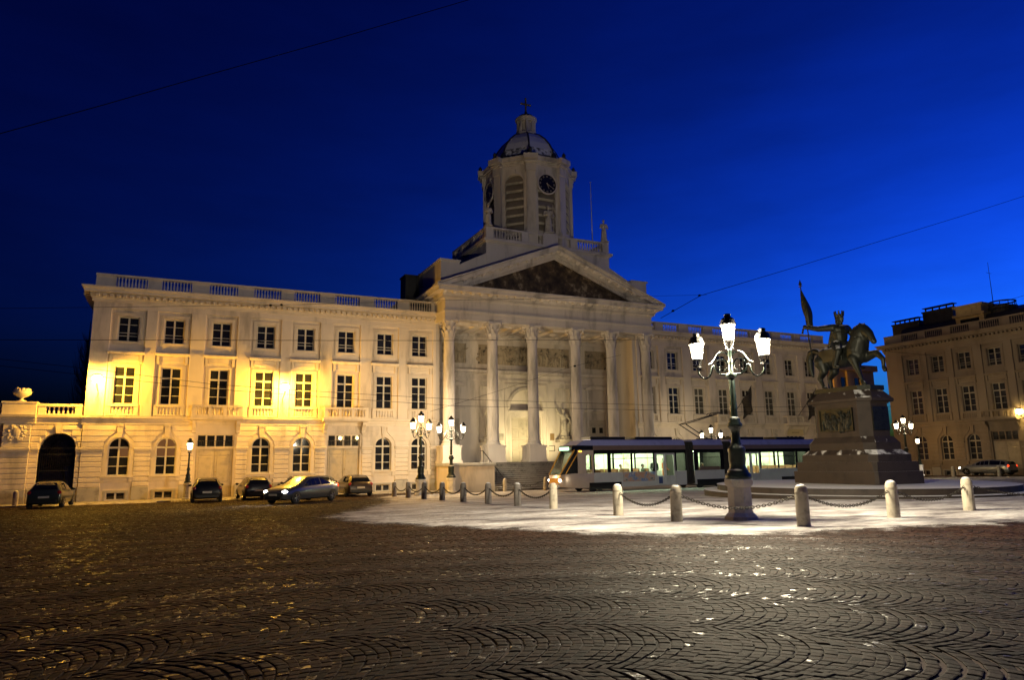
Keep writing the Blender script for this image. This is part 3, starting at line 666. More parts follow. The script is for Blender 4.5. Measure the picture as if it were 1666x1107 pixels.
# columns
def column_meshes():
    s = MB(); n = 40; prof = [(3.08,.50),(3.2,.49),(5.5,.49),(8.5,.465),(11.4,.43),(11.6,.43)]; vs = []; fs = []
    for z, r in prof:
        for k in range(n*2):
            a = 2*PI*k/(n*2); rr = r*(1-.045*(k % 4 in (1, 2, 3))-.02*(k % 4 == 2)) if 3.1 < z < 11.5 else r
            vs.append((rr*math.cos(a), rr*math.sin(a), z))
    for j in range(len(prof)-1):
        for k in range(n*2): fs.append((j*n*2+k, j*n*2+(k+1)%(n*2), (j+1)*n*2+(k+1)%(n*2), (j+1)*n*2+k))
    s.add(vs, fs)
    ba = MB(); ba.lathe([(.50,3.08),(.56,3.06),(.57,3.0),(.53,2.96),(.55,2.9),(.64,2.87),(.66,2.8),(.64,2.76)], 24); ba.box(-.68,.68,-.68,.68,2.70,2.76)
    pe = MB(); pe.box(-.86,.86,-.86,.86,ZF,1.5); pe.box(-.78,.78,-.78,.78,1.5,2.58); pe.box(-.84,.84,-.84,.84,2.581,2.70)
    ca = MB(); ca.lathe([(.45,11.58),(.47,11.62),(.44,11.66),(.44,12.2),(.50,12.7),(.56,13.0)], 16)
    for row, (zb, h, rr, nn, ph) in enumerate(((11.66,.55,.44,8,0),(11.95,.65,.45,8,PI/8))):
        for k in range(nn):                    # two rows of acanthus leaves
            a = 2*PI*k/nn+ph; c, s_ = math.cos(a), math.sin(a); t = (-s_, c)
            pts = []
            for f, w, o in ((0,.14,0.02),(.5,.15,.05),(.85,.11,.13),(1.0,.05,.24),(.86,.02,.28)):
                for e in (-1, 1): pts.append(((rr+o)*c+e*w*t[0], (rr+o)*s_+e*w*t[1], zb+h*f))
            ca.add(pts, [(2*j, 2*j+1, 2*j+3, 2*j+2) for j in range(4)])
    for k in range(4):
        a = PI/4+k*PI/2; c, s_ = math.cos(a), math.sin(a)
        ca.tube([(.50*c,.50*s_,12.45),(.66*c,.66*s_,12.8),(.80*c,.80*s_,12.98),(.84*c,.84*s_,12.86),(.78*c,.78*s_,12.80)], [.06,.06,.065,.06,.05], 6)
    ab = [(.62,-.0)]; pts = []
    for k in range(4):
        a = PI/4+k*PI/2; pts += [(.88*math.cos(a-.1), .88*math.sin(a-.1)), (.88*math.cos(a+.1), .88*math.sin(a+.1)), (.56*math.cos(a+PI/4), .56*math.sin(a+PI/4))]
    ca.prof_z(13.0, 13.18, pts)
    return [m_.mesh(nm, sm) for m_, nm, sm in ((s,'shaft',True),(ba,'base',False),(pe,'pedestal',False),(ca,'capital',False))]
CM = column_meshes()
for ox in (-10.0, -6.05, -2.2, 2.2, 6.05, 10.0):
    c = obj('column', CM[0], CHURCH, church, (ox, CY, 0))
    for me, nm in zip(CM[1:], ('base', 'pedestal', 'capital')): obj(nm, me, CHURCH, c)
# entablature
b = MB(); AH = 10.52; FY = CY-.50
b.box(-AH, AH, FY, 59.8, 13.18, 13.50); b.box(-AH-.03, AH+.03, FY-.03, 59.8, 13.50, 13.80); b.box(-AH-.08, AH+.08, FY-.08, 59.8, 13.80, 13.86); b.box(-AH-.14, AH+.14, FY-.14, 59.8, 13.86, 14.0)
b.build('architrave', CHURCH, church)
b = MB(); b.box(-AH, AH, FY, 59.8, 14.0, 14.86); b.build('frieze', CHURCH, church)
def geison(b, hw, y0, zb):
    b.box(-hw-.10, hw+.10, y0-.10, 59.8, zb, zb+.10); b.box(-hw-.14, hw+.14, y0-.14, 59.8, zb+.10, zb+.26); b.box(-hw-.30, hw+.30, y0-.30, 59.8, zb+.262, zb+.36)
    b.box(-hw-.84, hw+.84, y0-.84, 59.8, zb+.60, zb+.84); b.box(-hw-.92, hw+.92, y0-.92, 59.8, zb+.84, zb+.92); b.box(-hw-1.0, hw+1.0, y0-1.0, 59.8, zb+.92, zb+1.06); b.box(-hw-.34, hw+.34, y0-.34, 59.8, zb+.36, zb+.60)
b = MB(); geison(b, AH, FY, 14.86); b.build('cornice', CHURCH, church)
b = MB(); k = -AH-.1
while k < AH+.1: b.box(k, k+.10, FY-.26, FY-.142, 14.97, 15.115); k += .18
for sx in (-1, 1):
    yy = FY-.2
    while yy < 56: b.box(*sorted((sx*(AH+.142), sx*(AH+.26))), yy, yy+.1, 14.97, 15.115); yy += .18
tag(b.build('dentils', CHURCH, church), kind='stuff')
me = MB().prof_x(-.15, .15, [(0,0),(-.06,-.19),(-.40,-.10),(-.46,0)]).mesh('modillion')
for i in range(27): obj('modillion', me, CHURCH, church, (-AH-.25+i*(2*AH+.5)/26, FY-.342, 15.459))
# pediment: raking cornices, tympanum
ZP = 15.93; HWp = AH+1.0; APX = 20.6; SL = (APX-ZP-.10)/HWp; ang = math.atan(SL)
def rake(b, y0, y1, t0, t1, xin=0.):
    """band parallel to the slope, t measured down from the top edge"""
    for sx in (-1, 1):
        def top(x, t): return APX-SL*abs(x)-t/math.cos(ang)
        xe = HWp-xin
        pts = [(0, top(0, t0)), (sx*xe, top(xe, t0)), (sx*xe, max(ZP, top(xe, t1))), (0, top(0, t1))]
        if t1 > .2:
            xz = (APX-t1/math.cos(ang)-ZP)/SL; pts = [(0, top(0, t0)), (sx*min(xe, (APX-t0/math.cos(ang)-ZP)/SL), max(ZP, top(xe, t0))), (sx*xz, ZP), (0, top(0, t1))]
        if sx > 0: pts = pts[::-1]
        b.prof_y(y0, y1, pts)
b = MB(); rake(b, FY-1.0, FY+.3, 0, .14); rake(b, FY-.92, FY+.3, .14, .22); rake(b, FY-.84, FY+.3, .22, .46); rake(b, FY-.34, FY+.3, .46, .74); rake(b, FY-.30, FY+.3, .74, .82); rake(b, FY-.14, FY+.3, .82, 1.08)
ped = b.build('pediment', CHURCH, church)
b = MB(); rows = int(2*HWp/.18)
for sx in (-1, 1):
    x = .2
    while x < HWp-2.6:
        z = APX-SL*x-.93/math.cos(ang); b.box(*sorted((sx*x, sx*(x+.1))), FY-.26, FY-.142, z-.08, z+.08); x += .18
tag(b.build('dentils', CHURCH, ped), kind='stuff')
for sx in (-1, 1):
    x = .42
    while x < HWp-2.0:
        z = APX-SL*x-.46/math.cos(ang); o = obj('modillion', me, CHURCH, ped, (sx*x, FY-.342, z)); o.rotation_euler = (0, sx*ang, 0); x += .86
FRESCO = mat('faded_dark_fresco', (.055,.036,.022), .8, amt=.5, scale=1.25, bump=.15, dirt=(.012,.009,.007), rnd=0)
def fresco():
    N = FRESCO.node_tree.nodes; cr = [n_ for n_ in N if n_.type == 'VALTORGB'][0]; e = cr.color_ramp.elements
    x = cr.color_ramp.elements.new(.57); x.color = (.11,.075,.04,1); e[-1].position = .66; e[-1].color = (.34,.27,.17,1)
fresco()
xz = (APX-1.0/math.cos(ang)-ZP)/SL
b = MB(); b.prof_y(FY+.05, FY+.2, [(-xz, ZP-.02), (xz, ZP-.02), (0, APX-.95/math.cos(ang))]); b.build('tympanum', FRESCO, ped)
b = MB()                                                                  # roof behind the pediment
b.prof_y(FY+.31, 59.8, [(-HWp+.4, ZP-.05), (HWp-.4, ZP-.05), (0, APX-.45)]); b.build('portico_roof', ROOF, church)
# shoulder walls and attic
zs0 = 15.95
for sx in (-1, 1):
    b = MB()
    b.prof_y(54.05, 54.6, ([(sx*6.4,zs0),(sx*9.0,zs0),(sx*9.0,18.05),(sx*6.4,19.4)])[::-sx])
    b.box(*sorted((sx*8.95, sx*10.65)), 54.0, 60.5, zs0, 18.42); b.box(*sorted((sx*8.85, sx*10.78)), 53.9, 60.6, 18.42, 18.58)
    b.prof_y(53.98, 54.68, ([(sx*6.4,19.402),(sx*8.95,18.07),(sx*8.95,18.22),(sx*6.4,19.55)])[::-sx])
    b.build('shoulder_wall', CHURCH, church)
b = MB(); AX = 6.42; b.box(-AX, AX, 54.0, 62.6, 16.0, 20.55); b.box(-AX-.12, AX+.12, 53.88, 62.7, 20.55, 20.68); b.box(-AX-.28, AX+.28, 53.72, 62.8, 20.68, 20.90)
att = b.build('attic', CHURCH, church)
b = MB(); zz = 20.90
def rail(b, x0, x1, y0, y1, vert):
    pass
posts = [-AX+.32, -2.55, 2.55, AX-.32]
b.box(-AX, AX, 54.02, 54.42, zz, zz+.16); b.box(-AX-.04, AX+.04, 53.98, 54.46, zz+.98, zz+1.14)
for x in posts: b.box(x-.34, x+.34, 54.0, 54.45, zz+.161, zz+.979)
b.box(-.75, .75, 53.9, 54.6, zz, zz+1.0); b.box(-.62, .62, 53.95, 54.55, zz+1.0, zz+1.25)
for sx in (-1, 1):
    b.box(*sorted((sx*AX, sx*(AX-.42))), 54.47, 62.5, zz, zz+.16); b.box(*sorted((sx*(AX+.04), sx*(AX-.46))), 54.47, 62.5, zz+.98, zz+1.14)
    for y in (57.3, 60.2, 62.2): b.box(*sorted((sx*(AX+.01), sx*(AX-.43))), y-.32, y+.32, zz+.161, zz+.979)
balb = MB()
for a, e in ((posts[0]+.36,posts[1]-.36),(posts[1]+.36,-.78),(.78,posts[2]-.36),(posts[2]+.36,posts[3]-.36)): balusters(balb, a, e, zz+.161, zz+.979, 54.22, .27, .085)
for sx in (-1, 1):
    for a, e in ((54.8,56.95),(57.65,59.85),(60.55,61.85)):
        nb = int((e-a)/.27)
        for q in range(nb): balb.lathe([(.07,0),(.1,.1),(.1,.25),(.05,.58),(.075,.72),(.07,.818)], 6, (sx*(AX-.21), a+(q+.5)*(e-a)/nb, zz+.161))
bo = b.build('attic_balustrade', CHURCH, church); tag(balb.build('balusters', CHURCH, bo), kind='stuff')
# tower
TY = 58.4; AP = 4.0; CR = AP/math.cos(PI/8)
def octo(r): return [(r*math.cos(PI/8+k*PI/4), TY+r*math.sin(PI/8+k*PI/4)) for k in range(8)]
b = MB(); b.prof_z(20.5, 22.15, octo(CR-.25)); b.prof_z(22.15, 22.40, octo(CR+.02)); b.prof_z(22.401, 28.9, octo(CR-.62)); b.prof_z(28.8, 29.0, octo(CR-.22))
tw = b.build('tower', CHURCH, church)
b = MB(); b.prof_z(29.0, 29.15, octo(CR+.05)); b.prof_z(29.15, 29.30, octo(CR+.14)); b.prof_z(29.30, 29.60, octo(CR+.34)); b.prof_z(29.60, 29.76, octo(CR+.42))
for k in range(8):
    a = PI/8+k*PI/4; c, s_ = math.cos(a), math.sin(a)
    def rot(px_, py_): return (px_*c-py_*s_, TY+px_*s_+py_*c)
    for r0, r1, w, za, zb_ in ((CR-.6,CR+.40,.60,29.02,29.17),(CR-.6,CR+.60,.68,29.31,29.78)):
        b.prof_z(za, zb_, [rot(r0,-w),rot(r1,-w),rot(r1,w),rot(r0,w)])
b.build('tower_cornice', CHURCH, tw)
for k in range(8):
    a = PI/8+k*PI/4; c, s_ = math.cos(a), math.sin(a); p = MB()
    def rot(px_, py_): return (px_*c-py_*s_, TY+px_*s_+py_*c)
    for r0, r1, w, za, zb_ in ((CR-1,CR+.30,.52,20.6,22.1),(CR-1,CR+.36,.56,22.1,22.38),(CR-1,CR+.10,.42,22.4,28.2),(CR-1,CR+.20,.48,28.2,29.0)):
        p.prof_z(za, zb_, [rot(r0,-w),rot(r1,-w),rot(r1,w),rot(r0,w)])
    p.build('corner_pilaster', CHURCH, tw)
half = AP*math.tan(PI/8)                       # half width of a face
for k in range(8):                             # faces: arch with louvres; face normal at angle k*45deg
    a = k*PI/4
    w = MB(); ww = 1.22; ow = .92; zs_, zt_ = 22.5, 27.22; z9 = 28.98
    w.box(-ww, -ow, -.0, .40, 22.40, zt_); w.box(ow, ww, 0, .40, 22.40, zt_)
    for q in range(14):
        t0, t1 = PI*q/14, PI*(q+1)/14; p0 = (ow*math.cos(t0), zt_+ow*math.sin(t0)); p1 = (ow*math.cos(t1), zt_+ow*math.sin(t1))
        e0 = (ww if t0 < PI/2-.01 else -ww if t0 > PI/2+.01 else 0); 
        w.add([(p0[0],0,p0[1]),(p1[0],0,p1[1]),(p1[0],0,z9),(p0[0],0,z9),(p0[0],.4,p0[1]),(p1[0],.4,p1[1])], [(0,3,2,1),(0,1,5,4)])
        r1, r2 = ow+.01, ow+.2
        w.add([(r1*math.cos(t0),-.06,zt_+r1*math.sin(t0)),(r2*math.cos(t0),-.06,zt_+r2*math.sin(t0)),(r2*math.cos(t1),-.06,zt_+r2*math.sin(t1)),(r1*math.cos(t1),-.06,zt_+r1*math.sin(t1)),
               (r2*math.cos(t0),0,zt_+r2*math.sin(t0)),(r2*math.cos(t1),0,zt_+r2*math.sin(t1)),(r1*math.cos(t0),0,zt_+r1*math.sin(t0)),(r1*math.cos(t1),0,zt_+r1*math.sin(t1))], [(0,1,2,3),(1,4,5,2),(0,3,7,6)])
    w.box(-ww, -ow, 0, .40, zt_, z9); w.box(ow, ww, 0, .40, zt_, z9)
    w.box(-.16, .16, -.14, 0, zt_+ow+.0, zt_+ow+.42)
    f = w.build('belfry_arch', CHURCH, tw); th = a+PI/2
    # local -y must point outward: rotate so that -y -> (cos a, sin a)
    rz = a+PI/2; f.location = (AP*math.cos(a), TY+AP*math.sin(a), 0); f.rotation_euler = (0, 0, rz)
    if math.sin(a) > .5: continue
    for q in range(7):
        zz_ = 22.52+q*.80; hw_ = ow if zz_ < zt_ else math.sqrt(max(.05, ow*ow-(zz_+.3-zt_)**2))
        MB().add([(-hw_,.04,zz_),(hw_,.04,zz_),(hw_,.36,zz_+.62),(-hw_,.36,zz_+.62),(-hw_,.04,zz_+.07),(hw_,.04,zz_+.07),(hw_,.36,zz_+.69),(-hw_,.36,zz_+.69)],
                 [(0,1,5,4),(4,5,6,7),(0,3,2,1),(1,2,6,5),(0,4,7,3)]).build('louvre', LOUVRE, f)
    q = MB(); q.box(-.92,.92,-.0,.05,20.95,22.0); q.build('dark_recess', HOLE, f, (0,.05,0))
    for j in range(2): MB().add([(-.92,-.10,20.95+j*.55),(.92,-.10,20.95+j*.55),(.92,.04,21.3+j*.55),(-.92,.04,21.3+j*.55),(-.92,-.10,21.03+j*.55),(.92,-.10,21.03+j*.55)], [(0,1,5,4),(4,5,2,3),(0,3,2,1)]).build('louvre', LOUVRE, f)
    if k in (6, 4, 0):                          # clock dials
        cz = 27.12; ry = -.10
        d = MB(); d.lathe([(0.0,0),(.93,0),(.93,.06)], 40); ck = d.build('clock', CLOCK, f, (0, ry, cz)); ck.rotation_euler = (R(90), 0, 0)
        rg = MB(); rg.lathe([(.93,-.02),(1.04,-.02),(1.04,.12),(.93,.12),(.93,-.02)], 40); rg.build('bezel', CHURCH, ck)
        for hnum in range(12):
            a_ = 2*PI*hnum/12; nb = MB(); L_ = .17
            for dx in (-.045, .045) if hnum % 3 else (-.07, 0, .07): nb.box(dx-.014, dx+.014, .66, .66+L_, .062, .07)
            o = nb.build('numeral', CLOCKW, ck); o.rotation_euler = (0, 0, -a_)
        for L_, w_, a_, zz_ in ((.72,.035,PI*2*20/60,.085),(.5,.05,PI*2*(5.33/12),.075)):
            hb = MB(); hb.add([(-w_,-.12,0),(w_,-.12,0),(w_*.4,L_,0),(-w_*.4,L_,0),(-w_,-.12,.01),(w_,-.12,.01),(w_*.4,L_,.01),(-w_*.4,L_,.01)], [(0,3,2,1),(4,5,6,7),(0,1,5,4),(1,2,6,5),(2,3,7,6),(3,0,4,7)])
            o = hb.build('clock_hand', CLOCKW, ck, (0, 0, zz_)); o.rotation_euler = (0, 0, -a_)
# dome, lantern, cross
b = MB(); prof = [(CR+.1,29.76),(CR+.0,29.9),(CR-.75,29.95),(CR-.8,30.15)]; b.lathe(prof, 8, (0, TY, 0), PI/8)
dm = b.build('dome_base', ROOF, tw)
prof = [(3.5,30.0),(3.48,30.5),(3.3,31.2),(2.95,31.95),(2.4,32.7),(1.7,33.35),(1.0,33.72)]
b = MB(); b.lathe(prof, 8, (0, TY, 0), PI/8); b.build('dome', LEAD, tw)
b = MB()
for k in range(8):
    a = PI/8+k*PI/4; b.tube([((r+.02)*math.cos(a), TY+(r+.02)*math.sin(a), z) for r, z in prof], .09, 6)
    c_, s_ = (CR+.35)*math.cos(a), TY+(CR+.35)*math.sin(a); b.lathe([(.26,29.78),(.26,29.88),(.14,29.98),(.18,30.15),(.20,30.25),(.07,30.42),(.0,30.55)], 8, (c_, s_, 0))
    m0 = (3.45*math.cos(a), TY+3.45*math.sin(a)); b.lathe([(.34,29.9),(.32,30.5),(.18,30.8),(0,31.0)], 6, (m0[0], m0[1], 0))
b.build('dome_ribs', ROOF, tw)
b = MB(); b.lathe([(1.12,33.70),(1.12,33.90),(.98,33.95)], 16, (0,TY,0)); b.lathe([(.55,33.90),(.55,35.20)], 12, (0,TY,0))
for k in range(8):
    a = PI/8+k*PI/4; b.box(.82*math.cos(a)-.11, .82*math.cos(a)+.11, TY+.82*math.sin(a)-.11, TY+.82*math.sin(a)+.11, 33.95, 35.20)
    b.add([(1.08*math.cos(a),TY+1.08*math.sin(a),33.92),(.9*math.cos(a+.12),TY+.9*math.sin(a+.12),33.92),(.9*math.cos(a-.12),TY+.9*math.sin(a-.12),33.92),(.92*math.cos(a),TY+.92*math.sin(a),34.70)], [(0,1,3),(0,3,2),(1,2,3)])
b.lathe([(.9,35.20),(1.0,35.25),(1.0,35.38),(1.12,35.45),(1.12,35.58)], 16, (0,TY,0)); b.build('lantern', CHURCH, tw)
b = MB(); b.lathe([(.92,35.58),(.90,35.65),(.74,35.92),(.45,36.10),(.18,36.20),(.12,36.35),(.16,36.45),(.06,36.55)], 16, (0,TY,0)); b.build('lantern_cap', ROOF, tw)
b = MB(); b.box(-.07,.07,TY-.07,TY+.07,36.50,37.85); b.box(-.45,.45,TY-.06,TY+.06,37.22,37.38)
for p in ((-.5,37.30),(.5,37.30),(0,37.92)): b.ell((p[0],TY,p[1]), (.12,.1,.12), 8, 6)
b.build('cross', GILT, tw)
# ---- porch interior: back wall with door, niches, reliefs
BY = 59.5; b = MB()
b.box(-10.45, -5.25, BY, BY+.5, ZF, 13.2); b.box(5.25, 10.45, BY, BY+.5, ZF, 13.2)
b.box(-5.25, 5.25, BY, BY+.5, 8.75, 13.2); b.box(-5.25, -4.9, BY, BY+.5, ZF, 8.75); b.box(4.9, 5.25, BY, BY+.5, ZF, 8.75)
b.box(-3.05, -1.75, BY, BY+.5, ZF, 8.75); b.box(1.75, 3.05, BY, BY+.5, ZF, 8.75)
for sx in (-1, 1):                                     # panelled niches
    x0, x1 = sorted((sx*3.05, sx*4.9)); b.box(x0, x1, BY, BY+.5, 8.35, 8.75); b.box(x0, x1, BY, BY+.5, ZF, 3.1); b.box(x0, x1, BY+.35, BY+.5, 3.1, 8.35)
na = 18
for k in range(na):
    t0, t1 = PI*k/na, PI*(k+1)/na; rr = 1.75; zc = 6.35
    p0 = (rr*math.cos(t0), zc+rr*math.sin(t0)); p1 = (rr*math.cos(t1), zc+rr*math.sin(t1))
    b.add([(p0[0],BY,p0[1]),(p1[0],BY,p1[1]),(p1[0],BY,8.75),(p0[0],BY,8.75),(p0[0],BY+.5,p0[1]),(p1[0],BY+.5,p1[1])], [(0,3,2,1),(0,1,5,4)])
b.box(-10.45, -10.05, CY+2.2, BY, ZF, 13.2); b.box(10.05, 10.45, CY+2.2, BY, ZF, 13.2)
pw = b.build('porch_wall', CHURCH, church)
b = MB(); b.box(-1.75, 1.75, BY+.48, BY+.55, 6.0, 8.2); b.build('door_lunette', CHURCH, pw)
b = MB(); b.box(-1.75, 1.75, BY+.10, BY+.5, 5.45, 5.60); b.box(-1.80, 1.80, BY+.02, BY+.5, 5.60, 5.95); b.box(-1.9, 1.9, BY-.10, BY+.5, 5.95, 6.15); b.box(-1.75,-1.55,BY+.1,BY+.5,ZF,5.45); b.box(1.55,1.75,BY+.1,BY+.5,ZF,5.45)
b.build('door_lintel', CHURCH, pw)
DOORW = mat('church_door_paint', (.46,.42,.36), .55, amt=.1, scale=2)
b = MB(); b.box(-1.55, 1.55, BY+.36, BY+.44, ZF, 5.45); dr = b.build('door', DOORW, church)
for sx in (-1, 1):
    for z0_, z1_ in ((1.5,2.3),(2.42,3.4),(3.52,4.4),(4.5,5.3)):
        for c_ in (.42, 1.12): MB().slab(*sorted((sx*(c_-.28), sx*(c_+.28))), BY+.33, BY+.36, z0_, z1_, .02).build('door_panel', DOORW, dr)
b = MB()
for k in range(na):
    t0, t1 = PI*k/na, PI*(k+1)/na
    for r1, r2, yy in ((1.76,2.02,-.10),(2.021,2.12,-.05)):
        b.add([(r*math.cos(t), y_, 6.35+r*math.sin(t)) for y_ in (BY+yy, BY) for r, t in ((r1,t0),(r2,t0),(r2,t1),(r1,t1))], [(0,1,2,3),(1,5,6,2),(0,3,7,4)])
b.box(-2.3,-2.12,BY-.08,BY,ZF,8.5); b.box(2.12,2.3,BY-.08,BY,ZF,8.5); b.box(-2.3,2.3,BY-.08,BY,8.5,8.68)
b.build('door_surround', CHURCH, dr)
b = MB(); b.box(-10.05, 10.05, BY-.12, BY, 8.8, 9.05); b.box(-10.05, 10.05, BY-.06, BY, 9.05, 9.45); b.box(-10.05, 10.05, BY-.2, BY, 9.45, 9.55); b.box(-10.05, 10.05, BY-.34, BY, 9.62, 9.86)
k = -10.0
while k < 10: b.box(k, k+.12, BY-.28, BY-.061, 9.552, 9.619); k += .24
b.build('porch_string_course', CHURCH, church)
b = MB(); b.box(-10.05, 10.05, BY-.15, BY, 12.75, 12.95); b.box(-10.05, 10.05, BY-.3, BY, 12.95, 13.17); b.build('porch_cornice', CHURCH, church)
b = MB()
for i in range(6):                                       # coffers between the beams of the porch ceiling
    x = -8.2+i*3.28; b.box(x-1.2, x+1.2, 54.6, 54.8, 13.0, 13.18); b.box(x-1.2, x+1.2, 58.8, 59.0, 13.0, 13.18); b.box(x-1.2, x-1.0, 54.8, 58.8, 13.0, 13.18); b.box(x+1.0, x+1.2, 54.8, 58.8, 13.0, 13.18)
    b.lathe([(.1,12.98),(.35,13.06),(.4,13.18)], 10, (x, 56.7, 0))
b.build('ceiling_coffers', CHURCH, church)
def relief(x0, x1, z0, z1, nfig, seed):
    rr = random.Random(seed); b = MB(); b.box(x0, x1, BY-.03, BY, z0, z1)
    for i in range(nfig):
        x = x0+(x1-x0)*(i+.5+rr.uniform(-.25,.25))/nfig; hh = rr.uniform(.75,.95)*(z1-z0); le = rr.uniform(-.2,.2); kn = rr.random() < .3
        if kn: hh *= .62
        z = z0; y = BY-.09
        b.cap((x+le,y,z+.05),(x+le*.4,y,z+hh*.48),.07,.10); b.cap((x-le-.1,y,z+.05),(x-.02,y,z+hh*.48),.07,.10); b.ell((x,y,z+hh*.65),(.15,.12,.27)); b.ell((x+.03,y-.02,z+hh*.93),(.09,.10,.11))
        b.cap((x-.14,y,z+hh*.78),(x-.33*rr.choice((-1,1)),y-.03,z+hh*rr.uniform(.45,1.0)),.055,.045); b.cap((x+.14,y,z+hh*.78),(x+.32,y-.03,z+hh*rr.uniform(.5,.95)),.055,.045)
        if rr.random() < .5: b.ell((x+rr.uniform(-.4,.4),y,z+rr.uniform(.2,.7)),(.25,.09,.2))
    return b
for x0, x1, nf, sd in ((-4.95,4.85,17,1),(-8.6,-6.2,5,2),(6.7,9.2,5,3)):
    relief(x0, x1, 10.45, 12.3, nf, sd).build('relief', RELIEF, church)
for sx in (-1, 1):                                       # side doors with hoods, windows over them
    c_ = sx*7.9
    b = MB(); b.box(c_-1.25, c_+1.25, BY-.1, BY, 6.0, 6.12); b.box(c_-1.4, c_+1.4, BY-.45, BY, 6.12, 6.32); b.box(c_-1.2, c_-.98, BY-.12, BY, ZF, 6.0); b.box(c_+.98, c_+1.2, BY-.12, BY, ZF, 6.0)
    b.prof_y(BY-.35, BY, [(c_-1.45,8.3),(c_+1.45,8.3),(c_+1.3,8.48),(c_+.7,8.66),(c_,8.72),(c_-.7,8.66),(c_-1.3,8.48)]); b.box(c_-1.15, c_-.95, BY-.1, BY, 6.33, 8.3); b.box(c_+.95, c_+1.15, BY-.1, BY, 6.33, 8.3)
    sdr = b.build('side_door', CHURCH, church)
    MB().box(c_-.98, c_+.98, BY-.03, BY, ZF, 5.3).build('door_leaf', DOORW, sdr)
    for q in (-.42, .42): MB().box(c_+q-.2, c_+q+.2, BY-.05, BY-.03, 4.0, 4.55).build('door_light', HOLE, sdr)
    MB().box(c_-.95, c_+.95, BY-.02, BY, 6.5, 8.2).build('blind_panel', CHURCH, sdr)
PLAQUE = mat('bronze_plaque', (.30,.20,.09), .5, metal=.3, amt=.1)
MB().box(2.5,2.95,BY-.04,BY,3.3,3.95).build('plaque', PLAQUE, church); MB().box(-2.9,-2.45,BY-.04,BY,3.3,3.95).build('plaque', PLINTH, church)
b = MB(); b.box(2.3,3.0,BY-.03,BY,2.25,2.3); b.box(2.3,3.0,BY-.03,BY,2.75,2.8); b.box(2.3,2.35,BY-.03,BY,2.3,2.75); b.box(2.95,3.0,BY-.03,BY,2.3,2.75); b.build('notice_frame', IRON2, church)
# two small floodlights on the porch floor, behind the middle pedestals, washing the wall
for sx in (-1, 1):
    fl = thing('floodlight', f'small floodlight on the porch floor behind the middle column, {"left" if sx < 0 else "right"} one', 'floodlight', (X0+sx*1.9, 55.2, ZF))
    MB().box(-.16,.16,-.1,.1,0,.08).build('foot', IRON2, fl); MB().box(-.2,.2,-.12,.10,.1,.36).build('housing', IRON2, fl)
    ld = bpy.data.lights.new('flood_beam', 'SPOT'); ld.energy = FLOOD_W; ld.color = (1,.78,.36); ld.spot_size = R(95); ld.spot_blend = 1.0; ld.shadow_soft_size = .12
    o = bpy.data.objects.new('flood_beam', ld); COL.objects.link(o); o.parent = fl; o.location = (0,.14,.28); o.rotation_euler = (R(122), 0, R(sx*-8)*-1)
# statues: each a thing of its own
for sx, lab, arms in ((-1, 'robed stone statue holding one arm up in the porch niche beside the stair cheek', [[(-.21,0,1.36),(-.2,-.2,1.62),(.05,-.2,1.85)], [(.21,0,1.36),(.3,-.05,1.08),(.2,-.22,.95)]]),
                      (1, 'stone statue group with raised arm in the porch niche above the tram nose', [[(-.21,0,1.36),(-.42,-.12,1.45),(-.55,-.15,1.68)], [(.21,0,1.36),(.38,-.05,1.1),(.45,-.1,.85)]])):
    st = thing('statue', lab, 'statue', (X0+sx*3.98, BY-.1, 3.5), 0, 'stone statues of the church')
    figure('figure', robed_figure(2.75, arms), MARBLE, st, (0,0,.14), 0, .035, 2)
    p = MB(); p.box(-.72,.72,-.55,.45,-.40,-.1); p.lathe([(.62,-.1),(.55,-.02),(.5,.1),(.55,.14)], 12); p.build('plinth', MARBLE, st)
    if sx > 0: p = MB(); p.limb([(.45,.05,.15),(.5,.05,.9),(.62,-.1,1.5)], [.13,.14,.05]); p.limb([(.5,.05,1.3),(.35,-.2,1.2)], [.09,.05]); p.ell((.52,.02,1.25),(.12,.12,.15)); figure('child_figure', p, MARBLE, st, (0,0,.14), 0, .035, 2)
for x, lab, h in ((posts[0], 'robed stone statue standing on the attic balustrade corner, left of the tower', 2.05), (0, 'haloed stone statue holding a staff above the pediment apex', 2.7), (posts[3], 'slim stone statue standing on the attic balustrade corner, right of the tower', 2.25)):
    st = thing('statue', lab, 'statue', (X0+x, 54.22, 22.05 if x else 22.16), R(-12), 'stone statues of the church')
    figure('figure', robed_figure(h, None, 0, staff=(x == 0)), MARBLE, st, (0,0,.12), 0, .035, 2)
for px_, lab in ((-4.2,'thin white flagpole on the church attic in front of the louvred tower face'), (5.4,'thin white flagpole standing clear against the sky right of the tower')):
    st = thing('flagpole', lab, 'flagpole', (X0+px_, 55.2, 20.92), 0, 'flagpoles on the church')
    MB().tube([(0,0,0),(0,0,3.5),(0,0,7.6)], [.055,.045,.025], 8).build('pole', SASH, st); MB().ell((0,0,7.65),(.06,.06,.06),8,6).build('finial', SASH, st)

